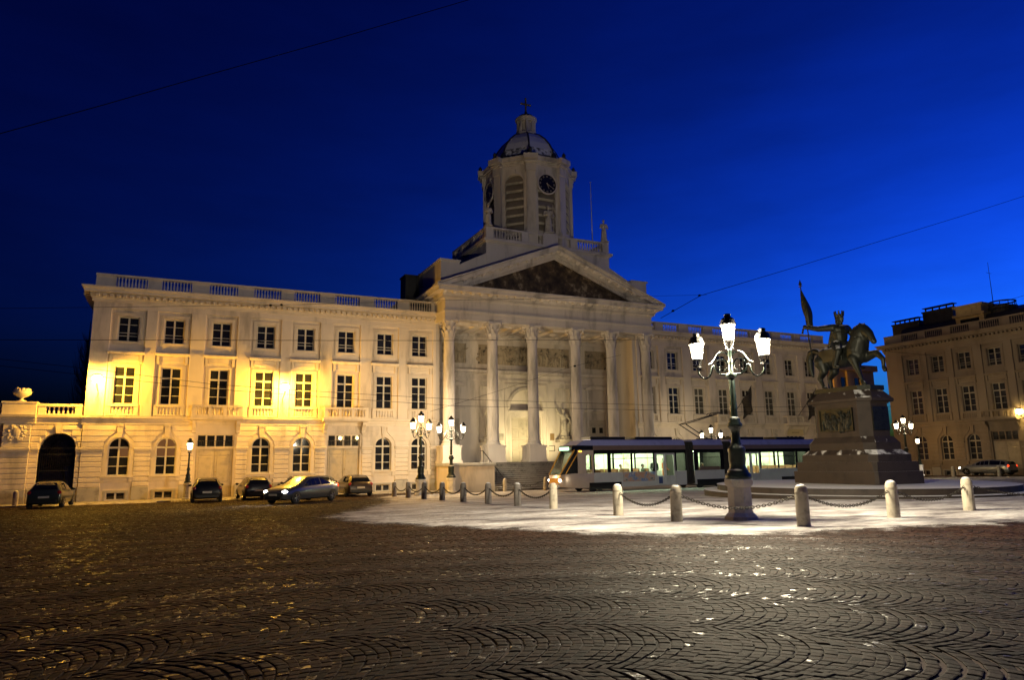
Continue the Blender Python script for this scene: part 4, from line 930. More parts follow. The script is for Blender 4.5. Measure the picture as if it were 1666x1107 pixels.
# ------------------------------------------------------------------ gateway wall left of the house
gate = thing('gateway_wall', 'low cream arcade wall with iron gate and urn, left of the lit house', 'wall', (0, 56, 0))
GY = .12
b = MB(); zt = 3.75; spz = 2.7; gx, gr = -7.55, 1.07
b.box(-8.62-.0, gx-gr, GY, GY+.8, -1.4, spz); b.box(gx+gr, -6.19, GY, GY+.8, -1.4, spz); b.box(-8.62, gx-gr, GY, GY+.8, spz, 4.38); b.box(gx+gr, -6.19, GY, GY+.8, spz, 4.38)
for k in range(16):
    t0, t1 = PI*k/16, PI*(k+1)/16; p0 = (gx+gr*math.cos(t0), spz+gr*math.sin(t0)); p1 = (gx+gr*math.cos(t1), spz+gr*math.sin(t1))
    b.add([(p0[0],GY,p0[1]),(p1[0],GY,p1[1]),(p1[0],GY,4.38),(p0[0],GY,4.38),(p0[0],GY+.8,p0[1]),(p1[0],GY+.8,p1[1])], [(0,3,2,1),(0,1,5,4)])
b.box(-11.0, -8.62, GY-.0, GY+.8, -1.4, 4.38); b.box(-13.1, -11.0, GY, GY+.8, 3.3, 4.38); b.box(-16.5, -13.1, GY, GY+.8, -1.4, 4.38)
b.build('wall', STUCCO, gate)
def courses(x0, x1, y, zs, nm='stone_course', d=.07, f0=None):
    for z0, z1 in zs:
        a, e = (x0, x1)
        if f0: a, e = f0(z0, z1)
        MB().slab(a, e, y-d, y, z0, z1-.06, .025).build(nm, STUCCO, gate)
zl = [(.06+.345*k, .06+.345*(k+1)) for k in range(7)]; zu = [(2.80,3.17),(3.17,3.56),(3.56,3.96),(3.96,4.35)]
b = MB(); b.box(-10.62, -9.15, GY-.35, GY, -1.4, 4.36); b.build('pier', STUCCO, gate)
courses(-10.66, -9.11, GY-.35, zl+zu)
for x0, x1 in ((-9.14,-8.62),(-6.48,-6.2)): courses(x0, x1, GY, zl)
def archlim(side):
    def f(z0, z1):
        d = max(abs(z0-spz), 0) if z0 > spz else 0; rr = gr+.06; q = math.sqrt(max(.02, rr*rr-d*d)) if d < rr else .2
        return (-9.14, gx-q) if side < 0 else (gx+q, -6.2)
    return f
courses(0, 0, GY, zu, f0=archlim(-1)); courses(0, 0, GY, zu, f0=archlim(1))
for x0, x1, y in ((-10.72,-9.05,GY-.35),(-9.04,-8.60,GY),(-6.50,-6.2,GY)):
    b = MB(); b.slab(x0, x1, y-.13, y, 2.48, 2.6, .015); b.slab(x0-.02, x1+.0, y-.18, y, 2.602, 2.76, .02); b.build('impost', TRIM, gate)
for x0, x1, y in ((-10.68,-9.10,GY-.35),(-9.09,-8.62,GY),(-6.48,-6.32,GY)): MB().slab(x0, x1, y-.12, y, -1.4, .02, .02).build('plinth_block', PLINTH, gate)
b = MB(); b.prof_y(GY-.2, GY, [(gx-.16,3.72),(gx+.16,3.72),(gx+.24,4.3),(gx-.24,4.3)]); b.build('keystone', TRIM, gate)
b = MB()
for x0, x1, y in ((-16.5,-10.9,GY),(-10.9,-8.9,GY-.35),(-8.9,-6.3,GY)): b.prof_x(x0, x1, [(y,4.36),(y-.1,4.36),(y-.1,4.56),(y-.16,4.6),(y-.16,4.72),(y-.28,4.8),(y-.3,4.955),(y+.8,4.96),(y+.8,4.36)])
b.build('string_course', TRIM, gate)
b = MB(); b.box(-16.5, -10.9, GY, GY+.5, 4.96, 5.06); b.box(-8.9, -6.2, GY, GY+.5, 4.96, 5.06); b.box(-10.85, -8.95, GY-.3, GY+.5, 4.96, 5.72)
b.box(-16.5, -10.86, GY-.04, GY+.54, 5.56, 5.74); b.box(-8.94, -6.2, GY-.04, GY+.54, 5.56, 5.74); b.box(-10.9, -8.9, GY-.36, GY+.56, 5.721, 5.84)
b.box(-8.9,-8.45,GY+.02,GY+.48,5.06,5.56); b.box(-6.75,-6.2,GY+.02,GY+.48,5.06,5.56); balusters(b, -8.42, -6.78, 5.061, 5.559, GY+.25, .24, .06); balusters(b, -12.5, -10.9, 5.061, 5.559, GY+.25, .24, .06)
b.build('balustrade', TRIM, gate)
relf = MB(); rr = random.Random(5)
for i in range(26): relf.ell((-9.88+rr.uniform(-.45,.45), GY-.42, 3.75+rr.uniform(-.5,.4)), (rr.uniform(.06,.2),.09,rr.uniform(.06,.2)), 8, 6)
relf.cap((-10.3,GY-.44,4.1),(-9.4,GY-.44,3.5),.04,.04); relf.cap((-9.4,GY-.44,4.1),(-10.3,GY-.44,3.4),.04,.04); relf.ell((-9.88,GY-.42,3.75),(.28,.12,.38)); relf.build('trophy_relief', TRIM, gate)
b = MB()                                           # wrought-iron gate in the arch
for k in range(17):
    x = gx-1.0+k*.125; top = spz+math.sqrt(max(0, 1.04**2-(x-gx)**2)); b.tube([(x,GY+.4,-.9),(x,GY+.4,top)], .016, 5)
for z in (-.8,-.1,1.2,2.3,2.7): b.box(gx-1.05, gx+1.05, GY+.38, GY+.42, z, z+.05)
for k in range(8): b.tube([(gx-.9+k*.257+.09*math.cos(t),GY+.4,.55+.09*math.sin(t)) for t in [2*PI*j/10 for j in range(10)]], .012, 4, True)
b.build('iron_gate', IRON2, gate)
ur = thing('urn', 'stone garden urn on the gateway pier, far left', 'urn', (-9.88, 56.15, 5.842))
MB().lathe([(.30,0),(.30,.06),(.12,.12),(.09,.22),(.16,.28),(.34,.36),(.52,.52),(.56,.66),(.50,.70),(.42,.66),(.3,.62),(.0,.74)], 20).build('bowl', TRIM, ur, smooth=True)
b = MB()
for k in range(14): a = 2*PI*k/14; b.ell((.36*math.cos(a),.36*math.sin(a),.74+.04*(k%2)),(.15,.15,.15),8,5)
b.build('fruit', TRIM, ur)

# ------------------------------------------------------------------ lamps
def lantern(b_iron, b_glass, x, z, s=1.0):
    """tapered lantern standing at (x, z); z is its foot"""
    b_iron.lathe([(.05*s,0),(.12*s,.0),(.12*s,.03*s),(.06*s,.05*s),(.075*s,.06*s)], 10, (x,0,z))
    for k in range(6):
        a = 2*PI*k/6; b_iron.tube([(x+.075*s*math.cos(a),.075*s*math.sin(a),z+.05*s),(x+.125*s*math.cos(a),.125*s*math.sin(a),z+.23*s)], .012*s, 5)
        b_iron.tube([(x+.128*s*math.cos(a),.128*s*math.sin(a),z+.24*s),(x+.185*s*math.cos(a),.185*s*math.sin(a),z+.66*s)], .007*s, 4)
    b_iron.lathe([(.128*s,.225*s),(.14*s,.23*s),(.14*s,.245*s),(.128*s,.25*s)], 12, (x,0,z))
    b_iron.lathe([(.185*s,.655*s),(.215*s,.66*s),(.225*s,.70*s),(.20*s,.74*s),(.19*s,.80*s),(.15*s,.86*s),(.09*s,.89*s),(.085*s,.93*s),(.10*s,.955*s),(.07*s,.985*s),(.0,1.0*s)], 14, (x,0,z))
    b_glass.append(((.126*s,.245*s),(.183*s,.655*s),x,z))
LAMP_MODE = 'POINT'
def lamp_light(parent, loc, w, col, r=.1, name='lamp_light'):
    ld = bpy.data.lights.new(name, 'POINT'); ld.energy = w; ld.color = col; ld.shadow_soft_size = r
    o = bpy.data.objects.new(name, ld); COL.objects.link(o); o.parent = parent; o.location = loc; return o
def glass_mesh(g):
    (r0,z0),(r1,z1),x,z = g; b = MB()
    n = 12; vs = [(x+r*math.cos(2*PI*k/n), r*math.sin(2*PI*k/n), z+zz) for r, zz in ((r0,z0),(r1,z1)) for k in range(n)]
    b.add(vs, [(k,(k+1)%n,n+(k+1)%n,n+k) for k in range(n)]); return b
def three_lamp(label, loc, rz, watts=LAMP_W, col=LAMP_C, group='three-armed street lamps'):
    t = thing('street_lamp', label, 'street lamp', loc, rz, group)
    b = MB(); b.lathe([(.44,-.06),(.44,.10),(.36,.18),(.34,.2)], 8, ph=PI/8); b.lathe([(.33,.18),(.31,.86)], 8, ph=PI/8); b.lathe([(.31,.86),(.36,.90),(.385,.96),(.385,1.05),(.36,1.07)], 8, ph=PI/8)
    b.build('pedestal', PEDST, t)
    b = MB(); b.lathe([(.34,1.07),(.35,1.10),(.33,1.20),(.27,1.24),(.28,1.27),(.26,1.30),(.22,1.36),(.205,1.44),(.225,1.55),(.215,1.75),(.235,1.84),(.215,1.90),(.15,1.96),(.125,2.05),(.115,2.30),(.13,2.38),(.19,2.45),(.20,2.52),(.14,2.60),(.15,2.64),(.13,2.68),(.1,2.72)], 16)
    sh = b.build('shaft_base', IRON, t, smooth=True)
    n = 14; vs = []; fs = []; L_ = 26                              # spirally fluted shaft
    for j in range(L_+1):
        z = 2.70+(3.78-2.70)*j/L_; r = .094-.022*j/L_
        for k in range(n):
            a = 2*PI*k/n; rr = r*(1+.13*math.cos(6*a-j*.9)); vs.append((rr*math.cos(a), rr*math.sin(a), z))
    for j in range(L_):
        for k in range(n): fs.append((j*n+k, j*n+(k+1)%n, (j+1)*n+(k+1)%n, (j+1)*n+k))
    MB().add(vs, fs).build('spiral_shaft', IRON, t, smooth=True)
    b = MB(); b.lathe([(.07,3.76),(.13,3.80),(.155,3.86),(.15,3.90),(.07,3.93),(.06,4.2),(.075,4.24),(.055,4.3),(.05,4.6)], 12); b.build('stem', IRON, t, smooth=True)
    gl = []; ir = MB(); lantern(ir, gl, 0, 4.60)
    parts = [('lantern', ir)]
    for sx in (-1, 1):
        ar = MB()
        ar.tube([(sx*x,0,z) for x,z in ((.06,3.92),(.16,3.88),(.28,3.90),(.36,3.98),(.42,4.10),(.46,4.16),(.5,4.10),(.52,3.98),(.58,3.86),(.68,3.80),(.78,3.84),(.86,3.95),(.88,4.12))], .028, 8)
        ar.tube([(sx*x,0,z) for x,z in ((.05,4.42),(.12,4.50),(.24,4.52),(.34,4.46),(.42,4.32),(.50,4.22),(.60,4.20))], [.03,.028,.026,.026,.026,.026,.012], 7)
        ar.tube([(sx*(.27+r*math.cos(a)),0,4.18+r*math.sin(a)) for r,a in [(.22-.017*q, R(250)-q*R(38)*1) for q in range(11)]], [.022-.001*q for q in range(11)], 6)
        ar.tube([(sx*(.36+.10*math.cos(a)),0,4.10+.10*math.sin(a)) for a in [R(20*q) for q in range(14)]], .014, 5)
        ao = ar.build('arm', IRON, t, smooth=True)
        li = MB(); lantern(li, gl, sx*.88, 4.12, 1.0); lo = li.build('lantern', IRON2, t); MB().ell((sx*.88,0,4.60),(.05,.05,.09),8,6).build('bulb', LGLASS, lo)
        glass_mesh(gl[-1]).build('lantern_glass', LGLASS, lo, smooth=True); lamp_light(lo, (sx*.88,0,4.54), watts, col)
    lo = ir.build('lantern', IRON2, t); glass_mesh(gl[0]).build('lantern_glass', LGLASS, lo, smooth=True); lamp_light(lo, (0,0,5.02), watts, col)
    return t
def single_lamp(label, loc, watts=LAMP_W, s=1.0):
    t = thing('street_lamp', label, 'street lamp', loc, 0, 'single street lamps')
    MB().lathe([(.32,-.06),(.32,.08),(.25,.14),(.24,.95),(.28,1.0),(.28,1.08),(.24,1.1)], 8, ph=PI/8).build('pedestal', PEDST, t)
    MB().lathe([(.22,1.1),(.23,1.16),(.16,1.22),(.17,1.4),(.13,1.5),(.16,1.6),(.10,1.7),(.08,1.9),(.11,1.98),(.10,2.05),(.065,2.15),(.05,2.9),(.07,2.95),(.05,3.0),(.05,3.1)], 12).build('post', IRON, t, smooth=True)
    gl = []; ir = MB(); lantern(ir, gl, 0, 3.08); lo = ir.build('lantern', IRON2, t); glass_mesh(gl[0]).build('lantern_glass', LGLASS, lo, smooth=True); lamp_light(lo, (0,0,3.50), watts, (1.0, .50, .07))
    return t
def gl_at(px, py): p = onG(px, py); return p
three_lamp('large three-lantern lamp post on pale stone base, in the bright snow', (13.54, 14.47, H(0,14.47)+.02), R(-47), 3300, (1.0, .88, .64))
three_lamp('three-lantern lamp post beside the pillar box, arms folded edge-on', (14.55, 45.0, H(0,45)+.0), R(35))
three_lamp('three-lantern lamp post standing before the church stair cheek', (18.02, 48.55, H(0,48.55)+.02), R(-20), 700, (1.0, .84, .58))
three_lamp('small distant three-lantern lamp seen just above the tram roof', (44.6, 50.8, H(0,50.8)-.25), R(-25), 170, (1.0, .82, .52))
three_lamp('three-lantern lamp half hidden behind the statue pedestal', (58.2, 41.2, H(0,41.2)+.05), R(-5), 230, (1.0, .82, .52))
single_lamp('single-lantern lamp post before the panelled double door', (.55, 52.2, H(0,52.2)+.08), 520)
single_lamp('single-lantern lamp low beside the statue pedestal, far behind', (70.6, 48.6, H(0,48.6)+.1), 130)
def wall_lamp(label, p, w=SOD_W, off=1.35):
    t = thing('wall_lamp', label, 'wall lamp', p, 0, 'sodium lamps on the house front')
    # p is the middle of the bulb; the wall lies at +y
    MB().tube([(0,off,-.75),(0,off-.25,-.70),(0,.35,-.50),(0,.1,-.36),(0,.0,-.2)], .035, 8).build('bracket', IRON2, t)
    MB().lathe([(.03,-.24),(.06,-.2),(.05,-.16)], 12).build('socket', IRON2, t)
    MB().lathe([(.33,.24),(.33,.28),(.2,.34),(.0,.40)], 16).build('cap', IRON2, t)
    MB().ell((0,0,.02),(.30,.30,.27),16,10).build('globe', SODG, t, smooth=True)
    lamp_light(t, (0,0,.04), w, SOD_C, .12, 'sodium_light'); return t
wall_lamp('glaring yellow wall lamp at the corner of the house above the gateway', tuple(onY(158, 617, 54.5)))
wall_lamp('glaring yellow wall lamp between two windows in the middle of the house', tuple(onY(464, 631, 54.5)))

# ------------------------------------------------------------------ bollards and chains
def bollard_mesh(): 
    return MB().lathe([(.155,-.08),(.155,.02),(.150,.70),(.142,.735),(.150,.75),(.150,.78),(.142,.80),(.135,.86),(.105,.92),(.055,.95),(0,.958)], 18).mesh('bollard', True)
BM = bollard_mesh(); BM2 = BM.copy()
ring_me = MB().tube([(.05*math.cos(a),0,.05*math.sin(a)) for a in [2*PI*k/10 for k in range(10)]], .012, 5, True).mesh('eye_ring', True)
BOLS = {'a': (20.48,12.77), 'b': (16.75,12.40), 'c': (13.2,12.09), 'd': (11.85,15.02), 'e': (12.2,18.25), 'f': (12.6,23.1)}
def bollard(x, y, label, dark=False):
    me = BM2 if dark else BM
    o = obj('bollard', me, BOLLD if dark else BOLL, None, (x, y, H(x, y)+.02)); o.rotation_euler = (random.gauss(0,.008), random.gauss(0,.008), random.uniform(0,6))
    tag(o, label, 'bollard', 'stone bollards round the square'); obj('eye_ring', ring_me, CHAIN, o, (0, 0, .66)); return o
bl = ['pale bollard in bright snow, rightmost of the near row', 'pale bollard in the near row, second from the right edge', 'pale bollard just right of the large lamp base', 'pale bollard just left of the large lamp base', 'pale bollard left of the lamp, before the tram wheels', 'pale bollard before the tram nose, near end of the chained row']
for (k, p), l in zip(BOLS.items(), bl): bollard(p[0], p[1], l)
row = []
for i in range(1, 8):
    y = 23.1+3.05*i; row.append((12.6, y))
    names = ['second', 'third', 'fourth', 'fifth', 'sixth', 'seventh', 'eighth']
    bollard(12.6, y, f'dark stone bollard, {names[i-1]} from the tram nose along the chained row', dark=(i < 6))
bollard(24.6, 10.9, 'pale bollard outside the right picture edge')
bollard(21.4, 46.5, 'pale bollard before the church steps, left one of the pair'); bollard(24.4, 45.9, 'pale bollard before the church steps, close to the tram nose')
bollard(65.6, 42.0, 'distant pale bollard right of the statue pedestal'); bollard(66.8, 38.6, 'distant bollard in front of the silver car')
bollard(-8.9, 51.9, 'pale bollard at the far left picture edge before the gateway')
link_pts = [(.5*math.cos(a)*.105+(.0 if 1 else 0), .5*math.sin(a)*.062) for a in [2*PI*k/8 for k in range(8)]]
def chain(p, q, label, sag=.30, step=.075, r=.0105):
    p = Vector((p[0], p[1], H(*p)+.70)); q = Vector((q[0], q[1], H(*q)+.70)); d = (q-p); L = d.length; hd = Vector((d.x, d.y, 0)).normalized()
    p = p+hd*.16; q = q-hd*.16; d = q-p; L = d.length; n = int(L*1.06/step); b = MB(); side = Vector((-hd.y, hd.x, 0))
    for i in range(n):
        t = (i+.5)/n; c = p+d*t+Vector((0,0,-sag*4*t*(1-t))); tg = (d/L+Vector((0,0,-sag*4*(1-2*t)/L))).normalized(); up = side.cross(tg)
        w = up if i % 2 == 0 else side
        b.tube([c+tg*(.055*math.cos(a))+w*(.033*math.sin(a)) for a in [2*PI*k/7 for k in range(7)]], r, 4, True)
    tag(b.build('chain', CHAIN), label, 'chain', 'chains between the bollards')
seq = [((24.6,10.9),BOLS['a'],'iron chain leaving the picture at the right edge'), (BOLS['a'],BOLS['b'],'iron chain between the two rightmost near bollards'), (BOLS['b'],BOLS['c'],'iron chain just right of the large lamp base'), (BOLS['c'],BOLS['d'],'iron chain hanging in front of the large lamp base'), (BOLS['d'],BOLS['e'],'iron chain before the tram wheels')]
for p, q, l in seq: chain(p, q, l)
pts = [BOLS['f']]+row
for i in range(len(pts)-1): chain(pts[i], pts[i+1], f'iron chain number {["one","two","three","four","five","six","seven"][i]} from the tram nose in the far row', r=.013, step=.09)
chain((21.4,46.5),(24.4,45.9),'thin chain before the church steps', r=.013, step=.1); chain((65.6,42.0),(66.8,38.6),'distant chain in front of the silver car', r=.013, step=.1)

# ------------------------------------------------------------------ monument
MX, MY = 29.75, 23.8
mon = thing('monument_pedestal', 'stepped brown granite pedestal of the equestrian statue, dusted with snow', 'pedestal', (MX, MY, 0))
zg = H(0, MY)
def ngon(r, n=48): return [(r*math.cos(2*PI*k/n), r*math.sin(2*PI*k/n)) for k in range(n)]
for r, za, zb_ in ((7.2,zg-.3,zg+.24),(6.55,zg,zg+.50)):
    b = MB(); b.prof_z(za, zb_-.04, ngon(r-.02)); b.prof_z(zb_-.04, zb_, ngon(r)); tag(b.build('round_step', GRANITE, mon))
def rrect(a, c, ch):
    return [(-a+ch,-c),(a-ch,-c),(a,-c+ch),(a,c-ch),(a-ch,c),(-a+ch,c),(-a,c-ch),(-a,-c+ch)]
tiers = [('base_course',2.12,3.05,.12,.14,.72),('base_course',2.0,2.92,.14,.72,1.16),('base_course',1.85,2.75,.3,1.16,1.50)]
for nm, a, c, ch, za, zb_ in tiers: MB().prof_z(za, zb_, rrect(a*.78, c*.78, ch)).build(nm, GRANITE, mon)
SC = .78
def frustum(b, a0, c0, a1, c1, ch, za, zb_):
    p0, p1 = rrect(a0*.78, c0*.78, ch), rrect(a1*.78, c1*.78, ch); n = 8
    b.add([(x,y,za) for x,y in p0]+[(x,y,zb_) for x,y in p1], [(i,(i+1)%n,n+(i+1)%n,n+i) for i in range(n)]+[tuple(range(n,2*n))])
b = MB(); frustum(b, 1.85, 2.75, 1.6, 2.45, .35, 1.50, 1.72); b.prof_z(1.72, 2.05, rrect(1.232, 1.888, .38)); frustum(b, 1.58, 2.42, 1.36, 2.16, .4, 2.05, 2.34); b.build('moulded_course', GRANITE, mon)
b = MB(); b.prof_z(2.34, 3.92, rrect(0.998, 1.607, .42)); die = b.build('die', GRANITE, mon)
b = MB(); b.prof_z(3.92, 4.0, rrect(1.061, 1.669, .42)); b.prof_z(4.0, 4.14, rrect(1.217, 1.841, .45)); frustum(b, 1.56, 2.36, 1.18, 1.96, .5, 4.14, 4.55); b.build('cap', GRANITE, mon)
MB().prof_z(4.55, 4.76, rrect(.88, 1.62, .4)).build('statue_base', BRONZE, mon)
for sx in (-1, 1):                                  # battle reliefs on the long sides
    b = MB(); b.box(-.05, .0, -.96, .96, 2.62, 3.72)
    rr = random.Random(8+sx)
    for i in range(30):
        y, z = rr.uniform(-.8,.8), rr.uniform(2.75,3.25); b.ell((-.05,y,z),(.07,rr.uniform(.06,.16),rr.uniform(.15,.3)),8,6); b.ell((-.07,y+rr.uniform(-.05,.05),z+.30),(.06,.06,.07),8,6); b.cap((-.08,y,z+.15),(-.1,y+rr.uniform(-.3,.3),z+rr.uniform(0,.5)),.03,.02)
    for y in (-.96, .90): b.box(-.10,0,y,y+.06,2.62,3.72)
    b.box(-.10,0,-.90,.90,2.62,2.68); b.box(-.10,0,-.90,.90,3.66,3.72)
    b.build('bronze_relief', BRONZE2, die, (sx*.999, 0, 0), 0 if sx < 0 else PI)
for sy in (-1, 1):                                  # inscription panels on the short ends
    b = MB(); b.box(-.55, .55, -.05, 0, 2.62, 3.74); pn = b.build('inscription_panel', BRONZE2, die, (0, sy*1.608, 0), 0 if sy < 0 else PI)
    t = MB(); rr = random.Random(3)
    for k in range(9):
        x = -.45; z = 3.60-k*.115
        while x < .42:
            wd_ = rr.uniform(.05,.22); t.box(x, min(.48, x+wd_), -.062, -.051, z-.045, z); x += wd_+.05
    tag(t.build('inscription_lines', BRONZE, pn), kind='stuff')
# equestrian statue, facing -Y
eq = thing('equestrian_statue', 'dark bronze crowned rider on a walking horse, raising a furled banner', 'statue', (MX, 23.92, 4.76), R(-99))
b = MB()
b.ell((0,0,1.55),(1.25,.50,.52)); b.ell((.85,0,1.62),(.62,.50,.60)); b.ell((-1.0,0,1.66),(.64,.54,.58)); b.ell((.1,0,1.85),(.9,.42,.3))
b.limb([(.98,0,1.80),(1.20,0,2.22),(1.34,0,2.52),(1.52,0,2.70)], [.54,.46,.38,.28]); b.limb([(.80,0,2.05),(.98,0,2.45),(1.12,0,2.74),(1.38,0,2.90)], [.26,.26,.24,.16])
b.limb([(1.54,0,2.70),(1.80,0,2.46),(2.02,0,2.14),(2.09,0,2.03)], [.27,.235,.155,.14]); b.ell((1.70,0,2.42),(.22,.19,.24))
for sy in (-1, 1): b.cap((1.46,sy*.13,2.86),(1.46,sy*.16,3.10),.075,.025)
b.limb([(1.02,-.30,1.35),(1.22,-.30,.82),(1.38,-.30,.42),(1.46,-.30,.16)], [.26,.15,.10,.085]); b.cap((1.46,-.3,.14),(1.58,-.30,.06),.10,.12)
b.limb([(1.10,.30,1.42),(1.85,.30,1.52),(2.22,.30,1.18),(2.20,.30,.80)], [.28,.17,.11,.085]); b.cap((2.2,.3,.80),(2.27,.30,.66),.10,.12)
b.limb([(-1.10,-.34,1.45),(-.95,-.36,.98),(-1.32,-.36,.62),(-1.10,-.36,.20)], [.40,.22,.13,.09]); b.cap((-1.1,-.36,.16),(-.95,-.36,.06),.10,.12)
b.limb([(-1.12,.34,1.45),(-1.05,.36,.98),(-1.46,.36,.66),(-1.36,.36,.20)], [.38,.22,.13,.09]); b.cap((-1.36,.36,.16),(-1.22,.36,.06),.10,.12)
b.limb([(-1.50,0,1.98),(-1.85,0,2.16),(-2.20,0,2.10),(-2.38,0,1.75),(-2.34,0,1.25),(-2.22,0,.85)], [.14,.17,.20,.20,.17,.07])
figure('horse', b, BRONZE, eq, voxel=.045, it=4)
b = MB()
b.ell((-.05,0,2.22),(.30,.36,.26)); b.ell((0,0,2.62),(.27,.34,.42)); b.ell((.03,0,2.86),(.30,.42,.26)); b.cap((.03,-.36,2.98),(.03,.36,2.98),.15,.15)
b.cap((.03,0,3.05),(.06,0,3.25),.11,.10); b.ell((.08,0,3.40),(.17,.15,.20)); b.ell((.23,0,3.36),(.05,.04,.05)); b.ell((.0,0,3.42),(.19,.18,.20)); b.ell((-.05,0,3.25),(.13,.16,.16)); b.ell((.14,0,3.26),(.10,.09,.1))
for k in range(8): a = 2*PI*k/8; b.cap((.03+.17*math.cos(a),.17*math.sin(a),3.52),(.03+.20*math.cos(a),.20*math.sin(a),3.72),.05,.035)
b.limb([(.0,-.40,2.96),(-.50,-.78,2.98),(-1.02,-.94,3.14)], [.17,.13,.10]); b.ell((-1.14,-.96,3.18),(.11,.10,.11))
b.limb([(.0,.42,2.96),(.28,.56,2.50),(.70,.22,2.45)], [.16,.12,.09]); b.ell((.78,.16,2.45),(.1,.09,.09))
for sy in (-1, 1): b.limb([(0,sy*.28,2.15),(.42,sy*.60,1.80),(.20,sy*.66,1.15)], [.24,.18,.12]); b.cap((.16,sy*.66,1.02),(.46,sy*.70,.98),.09,.07)
b.limb([(-.22,0,2.9),(-.48,0,2.4),(-.75,0,2.12)], [.25,.22,.12])                    # cloak
b.v = [(x*1.12, y*1.08, 2.1+(z-2.1)*1.12 if z > 2.1 else z) for x, y, z in b.v]
figure('rider', b, BRONZE, eq, voxel=.03, it=3)
b = MB(); b.box(-1.05,.55,-.56,-.50,1.35,2.02); b.box(-1.05,.55,.50,.56,1.35,2.02); b.ell((-.25,0,1.98),(.75,.55,.14)); b.limb([(-.5,-.3,2.1),(-.55,0,2.3),(-.5,.3,2.1)],[.1,.12,.1]); figure('saddle_cloth', b, BRONZE, eq, voxel=.04, it=2)
b = MB(); b.tube([(.78,-.16,2.45),(1.4,-.42,2.35),(1.92,-.2,2.22)], .02, 6); b.tube([(.78,.16,2.45),(1.4,.42,2.35),(1.92,.2,2.22)], .02, 6); b.build('reins', BRONZE, eq)
b = MB(); p0, p1 = Vector((-1.02,-.96,1.62)), Vector((-1.42,-.98,5.55)); b.tube([p0, p1], .03, 8); b.lathe([(.02,0),(.09,.08),(.05,.2),(.0,.36)], 8, p1); b.tube([p1+Vector((-.12,0,-.02)), p1+Vector((.12,0,-.02))], .025, 6); b.build('banner_pole', BRONZE, eq)
b = MB(); nf = 18; vs = []; fs = []                                                 # furled banner hanging along the pole
for j in range(nf+1):
    t = j/nf; c = p1+(p0-p1)*(.06+.52*t); w = .05+.26*math.sin(min(1, t*1.15)*PI*.78)
    for k in range(12):
        a = 2*PI*k/12; rr = 1+.28*math.cos(3*a+t*4); vs.append((c.x+.14*math.sin(t*2.2)+w*.75*rr*math.cos(a)*.8+.10*t, c.y+w*.6*rr*math.sin(a), c.z-.06*math.cos(3*a)*t))
for j in range(nf):
    for k in range(12): fs.append((j*12+k, j*12+(k+1)%12, (j+1)*12+(k+1)%12, (j+1)*12+k))
fs.append(tuple(range(11,-1,-1))); fs.append(tuple(nf*12+k for k in range(12))); b.add(vs, fs)
c = p1+(p0-p1)*.60; b.limb([(c.x-.05,c.y,c.z+.1),(c.x-.32,c.y,c.z+.06),(c.x-.40,c.y,c.z-.14)], [.06,.045,.05]); b.build('banner', BRONZE, eq, smooth=True)

# ------------------------------------------------------------------ people
def person_mesh(kind='stand', h=1.72):
    b = MB(); k = h/1.72
    def P(x, y, z): return (x*k, y*k, z*k)
    if kind == 'stand':
        for s in (-1, 1): b.limb([P(s*.09,0,.86),P(s*.10,-.01,.47),P(s*.10,.02,.09)], [.095*k,.07*k,.05*k]); b.cap(P(s*.10,.0,.05), P(s*.11,-.15,.04), .05*k, .045*k)
        hip = .90
    else:
        for s in (-1, 1): b.limb([P(s*.10,0,.50),P(s*.11,-.42,.50),P(s*.11,-.42,.10)], [.10*k,.075*k,.05*k]); b.cap(P(s*.11,-.42,.05), P(s*.11,-.58,.04), .05*k, .045*k)
        hip = .52
    z = hip
    b.ell(P(0,0,z+.02),(.17*k,.13*k,.14*k)); b.ell(P(0,0,z+.28),(.18*k,.13*k,.28*k)); b.cap(P(-.15,0,z+.48),P(.15,0,z+.48),.085*k,.085*k)
    for s in (-1, 1): b.limb([P(s*.2,0,z+.48),P(s*.25,-.03,z+.2),P(s*.20,-.2,z+.05)],[.065*k,.055*k,.04*k]); b.ell(P(s*.19,-.25,z+.05),(.04*k,.06*k,.035*k))
    b.cap(P(0,0,z+.53),P(0,-.02,z+.64),.055*k,.055*k)
    return b, z*k+.70*k, k
def person(label, loc, rz, coat, kind='stand', hair=(.03,.02,.015), h=1.72):
    t = thing('person', label, 'person', loc, rz, 'passengers in the tram')
    b, zh, k = person_mesh(kind, h)
    figure('body', b, mat('coat_cloth', coat, .85, amt=.15, scale=6), t, voxel=.022, it=2)
    hd = MB(); hd.ell((0,-.02,zh+.05),(.078*k,.095*k,.118*k)); hd.ell((0,-.115,zh+.04),(.018,.025,.025)); hd.ell((-.08,0,zh+.05),(.015,.025,.035)); hd.ell((.08,0,zh+.05),(.015,.025,.035)); hd.cap((-.025,-.105,zh-.015),(.025,-.105,zh-.015),.008,.008)
    for s in (-1, 1): hd.ell((s*.032,-.098,zh+.065),(.012,.01,.008))
    figure('head', hd, mat('skin', (.45,.28,.20), .6, amt=.08), t, voxel=.012, it=1)
    hr = MB(); hr.ell((0,.015,zh+.09),(.09*k,.10*k,.10*k)); hr.build('hair', mat('hair', hair, .6, amt=.2), t, smooth=True)
    return t

